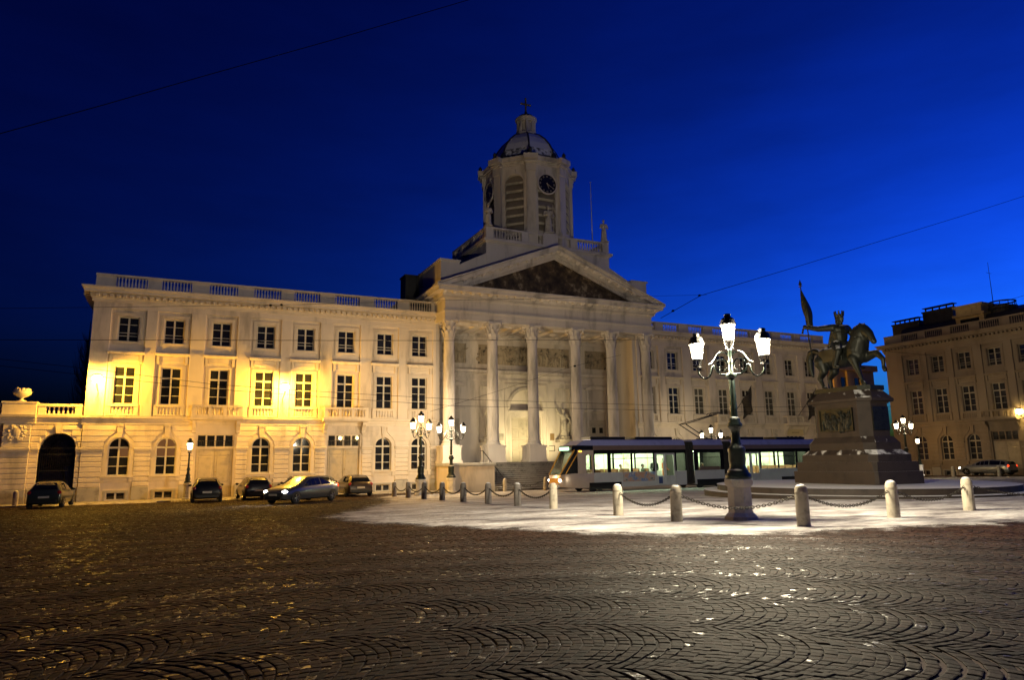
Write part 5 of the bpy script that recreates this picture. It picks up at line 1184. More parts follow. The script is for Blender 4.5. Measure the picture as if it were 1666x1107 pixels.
# ------------------------------------------------------------------ tram
TZ = H(0, 40.6); TX = 21.9; TYN = 39.5; TYF = 41.8
TSIL = mat('tram_silver', (.50,.50,.53), .32, metal=.25, amt=.06, scale=2, rnd=0)
TPINK = mat('tram_champagne', (.52,.42,.36), .35, metal=.3, amt=.05, scale=2, rnd=0)
TBLK = mat('tram_black', (.008,.008,.010), .12, amt=.1, scale=2, rnd=0, spec=.6)
TBLUE = mat('tram_roof_fairing', (.30,.32,.60), .35, metal=.2, amt=.08, scale=2, rnd=0)
TBRN = mat('tram_brown_band', (.16,.11,.085), .4, metal=.2, amt=.08, scale=2, rnd=0)
TGOLD = mat('tram_gold', (.62,.33,.06), .35, metal=.3, amt=.05, rnd=0)
TIN = mat('tram_interior', (.62,.63,.55), .6, amt=.05, rnd=0)
TGL = glass_thin('tram_glass', (.80,.86,.74))
TPALE = mat('pale_far_tram_glass', (.62,.66,.58), .5, amt=.3, scale=1.2, rnd=.2)  # reflected cabin light put into the colour: pale opaque far-side panes
BELLOW = mat('bellows_rubber', (.015,.014,.014), .8, amt=.3, scale=6)
SEATM = mat('seat_cloth', (.22,.10,.05), .8, amt=.2, scale=6)
TCEIL = emis('tram_ceiling_light', (.84,1.0,.66), 48.0)
tram = thing('tram', 'silver articulated tram with lit windows passing before the church', 'tram', (0, 0, TZ))
def side_part(b, y, th, x0, x1, z0, z1): b.box(x0, x1, min(y, y+th), max(y, y+th), z0, z1)
WB, WT = 1.25, 2.48
def tram_section(nm, xa, xb, wins, doors, adv=None):
    """one body section; wins = glazed spans, doors = spans of double doors"""
    sides = []
    holes = sorted([(a, e, 'w') for a, e in wins]+[(a, e, 'd') for a, e in doors])
    for y, th in ((TYN, .06), (TYF, -.06)):
        low = MB(); pil = MB(); sides.append((low, pil))
        x = xa
        for a, e, k_ in sorted((a, e, k_) for a, e, k_ in holes if k_ == 'd')+[(xb, xb, 'end')]:
            if a > x: side_part(low, y, th, x, a, .28, WB)
            x = e
        x = xa
        for a, e, k_ in holes+[(xb, xb, 'end')]:
            if a > x: side_part(pil, y+(.002 if th > 0 else -.002), th, x, a, WB if k_ != 'x' else .3, WT)
            x = e
        side_part(pil, y+(.002 if th > 0 else -.002), th, xa, xb, WT, 2.72)
    for low, pil in sides: body = low.build('body_panel', TSIL, tram); pil.build('window_band', TBLK, body)
    b = MB(); b.prof_x(xa, xb, [(TYN-.01,2.72),(TYN+.02,3.02),(TYF-.02,3.02),(TYF+.01,2.72)]); b.build('cove_band', TBRN, body)
    b = MB(); b.prof_x(xa, xb, [(TYN+.02,3.021),(TYN+.16,3.36),(TYN+.3,3.42),(TYF-.3,3.42),(TYF-.16,3.36),(TYF-.02,3.021)]); b.build('roof_fairing', TBLUE, body)
    b = MB(); b.box(xa, xb, TYN+.07, TYF-.07, .30, .36); b.build('floor', TIN, body); MB().box(xa, xb, TYN+.07, TYF-.07, 2.60, 2.66).build('ceiling', TIN, body)
    for yy in (TYN+.75, TYF-.75): MB().box(xa+.2, xb-.2, yy-.09, yy+.09, 2.575, 2.598).build('ceiling_light', TCEIL, body)
    for a, e in wins:
        for y, g_ in ((TYN+.03, TGL), (TYF-.03, TPALE)): MB().add([(a,y,WB),(e,y,WB),(e,y,WT),(a,y,WT)], [(0,1,2,3)]).build('window', g_, tram)
        if e-a > 1.2: MB().box(a, e, TYN+.0, TYN+.05, 2.13, 2.17).build('window_bar', TBLK, tram)
    for a, e in doors:
        mid_ = (a+e)/2
        for s, (p, q) in enumerate(((a, mid_), (mid_, e))):
            d = MB(); d.box(p+.01, p+.12, TYN+.02, TYN+.06, .32, 2.5); d.box(q-.12, q-.01, TYN+.02, TYN+.06, .32, 2.5); d.box(p+.12, q-.12, TYN+.02, TYN+.06, .32, .95); d.box(p+.12, q-.12, TYN+.02, TYN+.06, 2.36, 2.5)
            do = d.build('door', TSIL, tram); MB().add([(p+.12,TYN+.04,.95),(q-.12,TYN+.04,.95),(q-.12,TYN+.04,2.36),(p+.12,TYN+.04,2.36)], [(0,1,2,3)]).build('pane', TGL, do)
            if s == 0: MB().box(p+.3, q-.25, TYN+.012, TYN+.019, .42, .88).build('door_sticker', mat('blue_sticker', (.04,.07,.22), .5, amt=.1), do)
        MB().box(a, e, TYF-.06, TYF, .28, 2.5).build('far_side_panel', TSIL, tram)
    return body
s1 = tram_section('a', 24.62, 32.25, [(24.72,25.72),(25.98,27.58),(27.72,29.45),(31.42,32.18)], [(29.55,31.30)])
s2 = tram_section('b', 33.0, 35.7, [(33.35,35.4)], [])
s3 = tram_section('c', 36.5, 45.2, [(39.32,41.0),(41.12,42.85),(43.05,43.95)], [(37.4,39.2)])
s4 = tram_section('d', 45.95, 48.65, [(46.3,48.3)], [])
s5 = tram_section('e', 49.4, 53.6, [(49.7,51.0),(51.2,53.0)], [])
for xa, xb in ((32.25,33.0),(35.7,36.5),(45.2,45.95),(48.65,49.4)):
    b = MB(); k = 7
    for i in range(k):
        x0 = xa+(xb-xa)*i/k; x1 = xa+(xb-xa)*(i+1)/k; e = .03 if i % 2 else .08
        b.box(x0, x1, TYN+e, TYF-e, .35, 3.3-e)
    b.build('bellows', BELLOW, tram)
for xc in (24.9+.6, 34.4, 42.5, 47.3, 52):                        # bogies under skirts
    for s in (-.85, .85):
        for yy in (TYN+.25, TYF-.25):
            w = MB().lathe([(.0,-.06),(.30,-.06),(.33,-.02),(.33,.04),(.28,.06),(0,.06)], 20).build('wheel', IRON2, tram, (xc+s, yy, .33), smooth=True); w.rotation_euler = (R(90), 0, 0)
    MB().box(xc-1.25, xc+1.25, TYN-.012, TYN+.1, .16, .62).build('bogie_skirt', TBLK, tram)
    MB().box(xc-1.1, xc+1.1, TYN+.12, TYF-.12, .2, .5).build('bogie', IRON2, tram)
# driver's cab with raked nose
b = MB()
secs = [(21.35,.55,.45,.95),(21.45,.35,.40,1.15),(21.75,.10,.35,1.20),(22.3,.02,.30,1.24),(23.0,0,.28,1.25),(23.75,0,.28,1.25)]
vs = []; n = 8
for x, inset, zl_, zh_ in secs:
    for y, z in ((TYN+inset+.04,zl_),(TYN+inset,zl_+.15),(TYN+inset,zh_-.05),(TYN+inset+.03,zh_),(TYF-inset-.03,zh_),(TYF-inset,zh_-.05),(TYF-inset,zl_+.15),(TYF-inset-.04,zl_)): vs.append((x,y,z))
fs = [(i*n+k, i*n+k+1, (i+1)*n+k+1, (i+1)*n+k) for i in range(len(secs)-1) for k in range(n-1)]+[tuple(range(n))]
cab = b.add(vs, fs).build('cab', TPINK, tram); edge_smooth(cab, 50)
b = MB(); b.box(21.33,21.46,TYN+.52,TYF-.52,.62,.93); b.build('nose_panel', TGOLD, cab); b = MB(); b.box(21.30,21.5,TYN+.5,TYF-.5,.36,.5); b.build('bumper', TSIL, cab)
b = MB()                                                       # raked windscreen, roof cap and side glazing
P = {'bl': (21.42,TYN+.42,1.15), 'br': (21.42,TYF-.42,1.15), 'tl': (22.45,TYN+.24,2.75), 'tr': (22.45,TYF-.24,2.75), 'sb': (22.55,TYN+.03,1.24), 'st': (22.95,TYN+.03,2.55), 'fb': (22.55,TYF-.03,1.24), 'ft': (22.95,TYF-.03,2.55)}
MB().add([P['bl'],P['br'],P['tr'],P['tl']], [(0,3,2,1)]).build('windscreen', TGL, cab)
MB().add([P['bl'],P['tl'],P['st'],P['sb']], [(0,3,2,1)]).build('cab_side_window', TBLK, cab); MB().add([P['br'],P['fb'],P['ft'],P['tr']], [(0,3,2,1)]).build('cab_side_window', TBLK, cab)
for q_ in (('bl','tl'),('br','tr')): MB().tube([P[q_[0]],P[q_[1]]], .05, 6).build('windscreen_post', TGOLD, cab)
b = MB(); b.tube([(21.46,TYN+.38,1.1),(21.50,TYN+.30,.8),(22.3,TYN-.01,2.2),(22.75,TYN+.05,2.75)], .035, 6); b.build('side_trim', TGOLD, cab)
b = MB(); b.add([(22.2,TYN+.3,2.72),(22.2,TYF-.3,2.72),(23.75,TYF-.0,2.72),(23.75,TYN+.0,2.72),(22.35,TYN+.3,3.05),(22.35,TYF-.3,3.05),(23.75,TYF-.02,3.02),(23.75,TYN+.02,3.02)], [(3,2,1,0),(4,5,6,7),(0,1,5,4),(1,2,6,5),(3,0,4,7)]); b.build('cab_roof', TBLK, cab)
b = MB(); b.add([(22.6,TYN+.25,3.05),(22.6,TYF-.25,3.05),(23.75,TYF-.02,3.021),(23.75,TYN+.02,3.021),(23.2,TYN+.3,3.38),(23.2,TYF-.3,3.38),(23.75,TYF-.2,3.4),(23.75,TYN+.2,3.4)], [(4,5,6,7),(0,1,5,4),(1,2,6,5),(3,0,4,7)]); b.build('roof_fairing', TBLUE, cab)
MB().box(22.95,23.0,TYN+.01,TYN+.07,1.24,2.72).build('pillar', TPINK, cab)
b = MB(); b.box(22.55,22.97,TYN+.002,TYN+.05,1.25,2.72) ; b.box(23.0,23.75,TYN,TYN+.06,2.40,2.72); b.box(23.0,23.18,TYN,TYN+.06,1.25,2.40); b.box(23.62,23.75,TYN,TYN+.06,1.25,2.40); b.build('cab_door', TPINK, cab)
MB().add([(23.18,TYN+.03,1.0),(23.62,TYN+.03,1.0),(23.62,TYN+.03,2.40),(23.18,TYN+.03,2.40)], [(0,1,2,3)]).build('cab_door_window', TGL, cab)
b = MB(); b.box(22.6,23.75,TYF-.06,TYF,1.25,2.72); b.box(22.3,23.75,TYN+.07,TYF-.07,.30,.36); b.box(23.7,23.75,TYN+.07,TYF-.07,1.3,1.4); b.build('cab_back', TPINK, cab)
for yy in (TYN+.45, TYF-.45):
    o = MB().ell((0,0,0),(.05,.16,.10),10,8).build('headlight', emis('tram_headlight', (1,.95,.82), 14.0), cab, (21.40,yy,.80))
MB().box(22.17,22.22,TYN+.55,TYF-.55,2.72,2.95).build('route_display', emis('route_display', (.55,1,.6), 2.2), cab)
MB().box(22.62,22.85,TYN-.015,TYN+.0,2.60,2.70).build('marker_light', emis('marker_orange', (1,.45,.05), 4.0), cab)
# dark blurred poster along the side, lit only by the street
ADV = mat('printed_poster', (.36,.34,.36), .4, amt=.5, scale=1.3, dirt=(.09,.07,.07), rnd=0)
def advert():
    N = ADV.node_tree.nodes; cr = [q for q in N if q.type == 'VALTORGB'][0]; e = cr.color_ramp.elements
    for pos, c in ((.40,(.08,.07,.07,1)),(.52,(.45,.22,.14,1)),(.58,(.30,.30,.33,1)),(.62,(.08,.15,.42,1))): x = e.new(pos); x.color = c
advert()
MB().box(26.9,29.5,TYN-.006,TYN,.62,1.24).build('side_poster', ADV, tram)
MB().box(33.4,35.3,TYN-.004,TYN+.002,1.25,1.5).build('lower_window_panel', TBRN, tram)
seat = MB(); seat.box(0,.42,0,.85,.72,.80); seat.box(.36,.44,0,.85,.80,1.45); seat.box(.08,.30,.08,.75,.36,.72); sm_ = seat.mesh('seat')
for x in (24.8,26.1,27.0,27.9,28.7,33.6,34.5,39.6,40.4,41.4,42.2,43.2,49.9,51.4):
    for yy in (TYN+.12, TYF-.97): obj('seat', sm_, SEATM, tram, (x, yy, 0))
b = MB()
for x in (26.0,27.6,29.6,31.2,37.5,39.2,41.05): b.tube([(x,TYN+.9,.36),(x,TYN+.9,2.6)], .018, 6)
b.build('grab_poles', mat('yellow_pole', (.55,.50,.08), .4), tram)
# pantograph
b = MB(); px0, px1 = 35.0, 33.05
for yy in (40.3, 41.0):
    b.tube([(px0,yy,3.5),(px1,yy+.0,4.55)], .035, 6); b.tube([(px1,yy,4.55),(36.1,40.65+(yy-40.65)*.8,5.3)], .03, 6)
b.tube([(px1,40.25,4.55),(px1,41.05,4.55)], .03, 6); b.box(34.6,35.4,40.2,41.1,3.42,3.52); b.tube([(36.0,39.9,5.3),(36.0,40.1,5.42),(36.0,41.2,5.42),(36.0,41.4,5.3)], .025, 6); b.tube([(36.25,39.9,5.3),(36.25,40.1,5.42),(36.25,41.2,5.42),(36.25,41.4,5.3)], .025, 6); b.tube([(36.0,40.65,5.38),(36.25,40.65,5.38)], .03, 6); b.tube([(34.6,40.65,4.95),(36.1,40.65,5.3)], .02, 5)
b.build('pantograph', IRON2, tram)
for a, e in ((24.8,27.6),(28.4,31.6),(37.2,40.3),(41.5,44.6)):
    MB().slab(a, e, TYN+.55, TYF-.55, 3.42, 3.62, .05).build('roof_unit', IRON2, tram)
cab.location.x += .88
person('standing passenger in dark coat behind the first tram door leaf', (29.95, TYN+.6, TZ+.36), R(-30), (.02,.02,.025))
person('seated passenger leaning forward in the third tram window', (28.95, TYN+.62, TZ+.36), R(75), (.03,.045,.04), 'sit')
person('seated passenger in brown coat in the second tram window', (27.2, TYN+.7, TZ+.36), R(75), (.16,.09,.06), 'sit')
person('standing passenger in orange top behind the second tram door leaf', (30.9, TYN+.75, TZ+.36), R(20), (.40,.10,.03))
person('tram driver in dark uniform behind the cab door window', (24.2, TYN+.95, TZ+.36), R(-90), (.015,.015,.02), 'stand', h=1.6)
person('passenger seated in the middle tram section window', (34.4, TYN+.9, TZ+.36), R(90), (.05,.06,.08), 'sit')
# rails in the snow
for yy in (TYN+.43, TYF-.43):
    tag(MB().add([(10,yy-.04,H(0,yy)+.041),(66,yy-.04,H(0,yy)+.041),(66,yy+.04,H(0,yy)+.041),(10,yy+.04,H(0,yy)+.041)], [(0,1,2,3)]).build('tram_rail', mat('rail_steel', (.06,.055,.05), .35, metal=.8)), kind='structure', label='tram rail sunk in the snowy paving')

# ------------------------------------------------------------------ cars
TYRE = mat('tyre_rubber', (.012,.012,.012), .8, amt=.2); RIM = mat('alloy_rim', (.40,.40,.42), .3, metal=.8, amt=.05)
CGLASS = mat('car_glass', (.008,.009,.010), .05, amt=.05, spec=.8); CTRIM = mat('car_trim', (.012,.012,.013), .5, amt=.1)
PLATE = mat('number_plate', (.55,.50,.44), .5, amt=.05); TAIL = mat('tail_lamp', (.30,.012,.008), .25, amt=.05); TAILON = emis('tail_lamp_lit', (1,.05,.01), 3.0); HEADON = emis('headlamp_lit', (1,.97,.90), 40.0); HEAD = mat('headlamp', (.5,.5,.52), .15, metal=.4)
HATCH = [(1.98,.28,.62,.60,.60,.64),(1.85,.22,.78,.72,.74,.79),(1.4,.2,.84,.82,.78,.93),(.88,.2,.86,.91,.76,1.04),(.15,.2,.87,.95,.60,1.42),(-.6,.2,.87,.97,.61,1.49),(-1.35,.2,.86,.99,.58,1.45),(-1.78,.22,.83,.98,.56,1.30),(-1.93,.25,.80,.90,.68,1.02),(-2.0,.30,.72,.62,.70,.68)]
ESTATE = [(2.30,.28,.64,.58,.62,.62),(2.15,.22,.80,.68,.76,.75),(1.6,.2,.87,.80,.80,.90),(.98,.2,.89,.90,.78,1.02),(.18,.2,.90,.93,.62,1.40),(-.6,.2,.90,.95,.63,1.47),(-1.6,.2,.89,.97,.60,1.44),(-2.08,.22,.86,.97,.56,1.30),(-2.26,.25,.82,.88,.70,1.0),(-2.34,.30,.74,.60,.72,.66)]
def make_car(name, label, loc, rz, paint, st=HATCH, lights=False, plate=True, group='cars on the square', facing_cam='rear'):
    t = thing(name, label, 'car', loc, rz, group)
    def sec(s):
        x, zs, wb, zb, wr, zr = s
        return [(.80*wb,zs),(.96*wb,zs+.06),(wb,zs+.22),(wb*1.01,(zs+zb)/2+.06),(wb*.98,zb-.03),(wb*.95,zb),(wr+.02,zr-.09),(wr*.93,zr-.025),(wr*.6,zr)]
    b = MB(); vs = []; m_ = len(sec(st[0]))
    for s in st:
        h = sec(s); ring = [(s[0],y,z) for y, z in h]+[(s[0],-y,z) for y, z in h[::-1]]; vs += ring
    n = 2*m_; fs = []
    for i in range(len(st)-1):
        for k in range(n): fs.append((i*n+k, (i+1)*n+k, (i+1)*n+(k+1)%n, i*n+(k+1)%n))
    fs += [tuple(range(n)), tuple((len(st)-1)*n+k for k in range(n-1,-1,-1))]
    bd = b.add(vs, fs).build('body', paint, t); edge_smooth(bd, 38)
    def lerp(a, c, f): return tuple(a[i]+(c[i]-a[i])*f for i in range(3))
    def pt(i, k, sy): h = sec(st[i]); return (st[i][0], sy*h[k][0], h[k][1])
    for sy in (-1, 1):                                    # side windows in three panes
        for (i0, f0, i1, f1) in ((3,.55,4,.98),(4,.04,5,.46),(4,.50,5,.96),(5,.04,6,.95),(6,.08,7,.75)):
            def sp(i0_, f, g): q = lerp(pt(i0_,5,sy), pt(i0_+1,5,sy), f); r = lerp(pt(i0_,6,sy), pt(i0_+1,6,sy), f); w = lerp(q, r, g); return (w[0], w[1]+sy*.012, w[2])
            if i0 == 4 and f0 < .1: pass
            b = MB(); q = [sp(i0, f0, .06), sp(i0, f1, .06), sp(i0, f1, .95), sp(i0, f0, .95)]
            b.add(q, [(0,1,2,3) if sy < 0 else (3,2,1,0)]).build('side_window', CGLASS, bd)
    def across(i0, f0, i1, f1, k=7, up=.012):
        a = [lerp(pt(i0,k,s), pt(i0+1,k,s), f0) for s in (-1,1)]; c = [lerp(pt(i1,k,s), pt(i1+1,k,s), f1) for s in (-1,1)]
        return a, c
    a, c = across(3, .06, 3, .94); dx = st[3][0]-st[4][0]; dz = st[4][5]-st[3][5]; L_ = math.hypot(dx, dz); o_ = (dz/L_*.018, dx/L_*.018)
    P_ = [(p[0]+o_[0], p[1]*.97, p[2]+o_[1]) for p in (a[0], a[1], c[1], c[0])]
    MB().add(P_+[], [(0,1,2,3)]).build('windscreen', CGLASS, bd)
    i = len(st)-4; x0, x1 = st[i+1][0], st[i+2][0]
    pr_ = [(st[i][0]-.10,.50,st[i][5]-.02),(st[i+1][0]-.03,.62,st[i+1][5]-.10),(st[i+2][0]-.005,.66,st[i+2][5]+.0)]
    b = MB(); b.add([(pr_[0][0]-.06,-.50,pr_[0][2]-.03),(pr_[0][0]-.06,.50,pr_[0][2]-.03),(x0-.025,.54,st[i+1][5]-.03),(x0-.025,-.54,st[i+1][5]-.03),(x1-.02,.62,st[i+2][5]+.03),(x1-.02,-.62,st[i+2][5]+.03)], [(0,1,2,3),(3,2,4,5)]); b.build('rear_window', CGLASS, bd)
    xr = st[-2][0]; xf = st[0][0]
    for sy in (-1, 1):
        q = MB(); q.ell((xr+.03, sy*(st[-2][2]-.10), .86), (.07,.13,.13), 10, 8); q.build('tail_light', TAILON if lights else TAIL, bd)
        q = MB(); q.ell((st[1][0]-.02, sy*(st[1][2]-.17), st[1][3]-.02), (.13,.17,.085), 10, 8); q.build('headlight', HEADON if lights else HEAD, bd)
        q = MB(); q.ell((.78, sy*(st[3][2]+.08), 1.0), (.06,.11,.075), 10, 8); q.build('mirror', paint, bd)
        for xw in (st[2][0]-.12, st[-3][0]+.48):
            w = thing('wheel', None, None); w.parent = t; w.location = (xw, sy*(st[4][2]-.09), .31)
            del_ = MB().lathe([(.19,-.10),(.28,-.10),(.31,-.07),(.31,.07),(.28,.10),(.19,.10)], 22); w.rotation_euler = (R(90), 0, 0)
            del_.build('tyre', TYRE, w, smooth=True); rm = MB(); rm.lathe([(.0,.085 if sy < 0 else -.085),(.06,.09*(-sy)),(.20,.06*(-sy)),(.205,.03*(-sy)),(0,.02*(-sy))], 20)
            for k in range(5): a_ = 2*PI*k/5; rm.box(-.02,.02,-.02,.02,0,.0) if 0 else rm.tube([(.03*math.cos(a_),.03*math.sin(a_),.09*(-sy)),(.19*math.cos(a_),.19*math.sin(a_),.09*(-sy))], .025, 5)
            rm.build('rim', RIM, w)
            MB().lathe([(.30,0),(.37,0)], 22).mesh('x')
            ar = MB(); ar.add([(xw+r*math.cos(a_), sy*(st[4][2]+.008), .31+r*math.sin(a_)) for a_ in [R(-8+196*k/16) for k in range(17)] for r in (.30,.375)], [((2*k, 2*k+2, 2*k+3, 2*k+1) if sy > 0 else (2*k+1, 2*k+3, 2*k+2, 2*k)) for k in range(16)]); ar.build('wheel_arch', CTRIM, bd)
    MB().slab(-.62, .62, -.0, .06, .30, .48, .02).build('rear_bumper', CTRIM, bd, (st[-1][0]-.015, 0, 0), R(-90)).location = (st[-1][0]-.03, 0, 0)
    MB().slab(-.55, .55, 0, .06, .26, .44, .02).build('grille', CTRIM, bd, (st[0][0]+.03, 0, 0), R(90))
    if plate: MB().box(-.02, 0, -.26, .26, .0, .11).build('number_plate', PLATE, bd, (st[-1][0]-.012, 0, .58)); 
    MB().box(0, .02, -.26, .26, 0, .11).build('number_plate', PLATE, bd, (st[0][0]+.03, 0, .46))
    if lights:
        for sy in (-1, 1):
            ld = bpy.data.lights.new('headlight_beam', 'SPOT'); ld.energy = 260; ld.color = (1,.95,.86); ld.spot_size = R(60); ld.spot_blend = .8; ld.shadow_soft_size = .08
            o = bpy.data.objects.new('headlight_beam', ld); COL.objects.link(o); o.parent = t; o.location = (st[0][0]+.14, sy*(st[1][2]-.17), st[1][3]-.02); o.rotation_euler = (0, R(-80), 0)
    return t
def cpaint(n, c, m_=.3): return mat(n, c, .3, metal=m_, amt=.08, scale=1.5, rnd=0, coat=.6)
def cz(x, y): return H(x, y)-.0
def park(label, x, yr, paint, st=HATCH, dy=0): 
    L_ = -st[-1][0]; y = yr+L_; return make_car('parked_car', label, (x, y, cz(x, y-1)), R(90+dy), paint, st, group='cars parked before the house')
park('dark green people carrier with red tail lamps parked before the gateway', -6.65, 46.9, cpaint('green_grey_paint', (.030,.040,.030)), HATCH, -3)
park('black hatchback parked before the panelled door, seen squarely from behind', 1.62, 46.9, cpaint('black_paint', (.008,.008,.009)), HATCH)
park('dark hatchback half hidden by the moving estate car', 4.55, 48.0, cpaint('charcoal_paint', (.014,.014,.016)), HATCH, 4)
park('car almost wholly hidden behind the moving estate, only its roof showing', 7.4, 48.3, cpaint('bronze_paint', (.10,.07,.045)), HATCH)
park('brown estate car parked below the second balcony, tail to the viewer', 11.1, 47.6, cpaint('brown_paint', (.045,.032,.022)), ESTATE, 2)
make_car('moving_car', 'grey estate car driving with headlights on across the road', (6.35, 41.35, cz(0, 41.3)), math.atan2(-.664, -.747), cpaint('grey_paint', (.10,.11,.12), .6), ESTATE, True, group='cars on the road')
make_car('moving_car', 'silver car with headlights on by the dark house, at the right edge', (70.2, 41.6, cz(0, 41.6)+.08), R(93), cpaint('silver_paint', (.35,.36,.37), .5), ESTATE, True, group='cars on the road')

# ------------------------------------------------------------------ post box, flags
pb = thing('post_box', 'red post box topped with snow beside the lamp post', 'post box', (19.05, 53.6, H(0,53.6)+.08))
MB().box(-.06,.06,-.06,.06,0,.85).build('post', IRON2, pb); MB().slab(-.30,.30,-.22,.22,.85,1.72,.03).build('box', RED, pb); MB().prof_x(-.32,.32,[(-.24,1.721),(.24,1.721),(.2,1.82),(-.2,1.82)]).build('lid', RED, pb); MB().box(-.2,.2,-.235,-.22,1.5,1.56).build('slot', HOLE, pb)
FLAGM = mat('dark_flag_cloth', (.03,.024,.022), .8, amt=.5, scale=1.5)
for u, lab in ((52.0, 'dark limp flag on a slanted pole left of the large lamp shaft'), (61.3, 'dark limp flag on a slanted pole close to the statue pedestal')):
    f = thing('flag', lab, 'flag', (u, 55.1, 5.6), 0, 'flags on the right house'); tip = Vector((.95,-1.3,3.1))
    MB().tube([(-.25,.5,0),tip*.5+Vector((-.1,.2,0)),tip], .03, 6).build('pole', IRON2, f); b = MB(); vs = []; nn = 12
    for j in range(nn+1):
        t = j/nn; top = tip*(1-.02)+Vector((-.55,.8,-1.6))*t
        for k in range(9):
            s = k/8; drop = (2.4-.6*t)*s; vs.append((top.x+.12*math.sin(s*5+t*6)+.25*s*(.5-t), top.y+.16*math.sin(t*9+s*3), top.z-drop))
    b.add(vs, [(j*9+k, j*9+k+1, (j+1)*9+k+1, (j+1)*9+k) for j in range(nn) for k in range(8)]); b.build('cloth', FLAGM, f, smooth=True)
SIGNM = mat('pale_sign_board', (.60,.50,.30), .5, amt=.06)
sg = thing('sign_board', 'pale lettered board over the doorway of the house behind the tram', 'sign', (60.95, 55.96, 3.72)); MB().box(-1.2,1.2,-.05,0,-.02,.62).build('board', SIGNM, sg); MB().box(-.55,.55,-.06,-.051,.26,.31).build('lettering', IRON2, sg)

# ------------------------------------------------------------------ roofs and things behind
b = MB()
def chimney(label, x, y, z, w, d, h, pots=6, mt=ROOF):
    c = thing('chimney', label, 'chimney', (x, y, z), 0, 'chimneys'); MB().box(-w/2,w/2,-d/2,d/2,0,h).build('stack', mt, c); q = MB(); q.box(-w/2-.08,w/2+.08,-d/2-.08,d/2+.08,h,h+.15); q.build('coping', mt, c)
    for k in range(pots): yy = -d/2+.15+(d-.3)*k/max(1,pots-1); MB().lathe([(.09,h+.15),(.08,h+.45),(.11,h+.47),(.11,h+.52)], 8, (0,yy,0)).build('chimney_pot', mt, c)
    if pots: MB().box(-w/2,w/2,-d/2,d/2,h+.53,h+.60).build('cover_slab', mt, c)
    return c
chimney('dark chimney stack beside the portico roof', 18.3, 60.5, 14.1, 1.2, 1.6, 4.2, 0); 
ld_ = thing('roof_ladder', 'small dark roof ladder frame beside the portico', 'ladder', (19.0, 58.6, 15.9)); MB().tube([(-.4,0,0),(-.4,0,2.4),(.4,0,2.4),(.4,0,0)], .035, 6).build('rails', IRON2, ld_); MB().box(-.4,.4,-.02,.02,1.2,1.25).build('rung', IRON2, ld_)
lr = thing('roof_hump', 'dark low roof over the end of the lit house', 'roof', (17.5, 59.5, 14.15)); MB().prof_y(-2, 4, [(-2.2,0),(2.0,0),(1.6,1.0),(.4,1.6),(-1.0,1.2)]).build('slates', ROOF, lr)
# mansard and dormers on the dark house (seen across the statue)
rf = thing('mansard_roof', 'dark slate roof with skylights above the far house', 'roof', (74.5, 54, 14.1), R(-90))
MB().prof_x(.6, 32, [(1.2,0),(2.6,2.0),(5.5,2.9),(9,2.6),(11,0)]).build('slates', ROOF, rf)
chimney('long dark chimney wall with pots, farthest on the slate roof', 78.2, 53.4, 15.2, .9, 3.4, 1.7, 6); chimney('dark chimney wall in the middle of the slate roof', 78.6, 49.6, 15.2, .9, 3.6, 2.6, 5)
dz_ = thing('roof_turret', 'ornate roof dormer lit yellow on the slate roof', 'dormer', (76.6, 45.2, 14.6), R(-90))
DORM = mat('dormer_stone', (.55,.42,.22), .8, amt=.2, scale=2)
q = MB(); q.box(-1.5,1.5,0,2.4,0,1.6); q.box(-1.7,1.7,-.25,2.6,1.6,1.85); q.box(-1.35,1.35,-.05,2.4,1.85,2.6); q.prof_x(-1.6,1.6,[(-.25,2.6),(2.5,2.6),(2.5,2.8),(-.25,2.85)]); q.build('walls', DORM, dz_)
q = MB(); q.box(-1.0,1.0,-.02,0,.3,1.3); q.build('window', PANE, dz_)
q = MB(); q.lathe([(1.2,0),(1.2,1.9),(1.35,2.0),(1.35,2.25),(1.1,2.3)], 20, (2.5,1.8,0)); q.build('drum', ROOF, dz_)
q = MB(); q.tube([(2.5+1.2*math.cos(a),1.8+1.2*math.sin(a),2.75) for a in [2*PI*k/20 for k in range(20)]], .08, 6, True)
for k in range(10): a = 2*PI*k/10; q.tube([(2.5+1.2*math.cos(a),1.8+1.2*math.sin(a),2.25),(2.5+1.2*math.cos(a),1.8+1.2*math.sin(a),2.75)], .04, 5)
q.build('crown_rail', ROOF, dz_)
an = thing('antenna', 'thin mast on the roof turret against the blue sky', 'antenna', (78.4, 43.6, 16.4)); MB().tube([(0,0,0),(0,0,5.6)], [.05,.02], 6).build('mast', IRON2, an); MB().tube([(-.5,0,4.4),(.9,.3,4.5)], .02, 5).build('aerial', IRON2, an)
# building across the street, lit orange, between the horse's legs
ob = thing('street_house', 'orange lit quoined house front seen under the horse', 'house', (80, 66, 0))
ORW = mat('ochre_front', (.55,.38,.20), .8, amt=.15, scale=.8)
q = MB(); q.box(-14,8,0,8,-1.2,13.0); q.box(-14.3,8.3,-.5,8,13.0,13.8); q.build('wall', ORW, ob)
for i in range(7):
    for z in (1.5,5.6,9.6): MB().box(-12.2+i*2.7,-10.9+i*2.7,-.04,0,z,z+2.4).build('window', PANE, ob)
for i in range(8): MB().slab(-13.6+i*2.7-.35,-13.6+i*2.7+.35,-.3,0,4.9,12.9,.05).build('pilaster', ORW, ob)
for i in range(26): MB().slab(-14.1,-13.3 if i%2 else -13.5,-.42,-.3,-1+i*.5,-.55+i*.5,.03).build('quoin', ORW, ob)
wall_lamp('hidden yellow wall lamp on the ochre house behind the statue', (72.5, 64.6, 9.2), 1100)
wall_lamp('yellow wall lamp on the balcony of the dark house at the right edge', (73.6, 39.9, 5.4), 80).rotation_euler = (0, 0, R(-90))

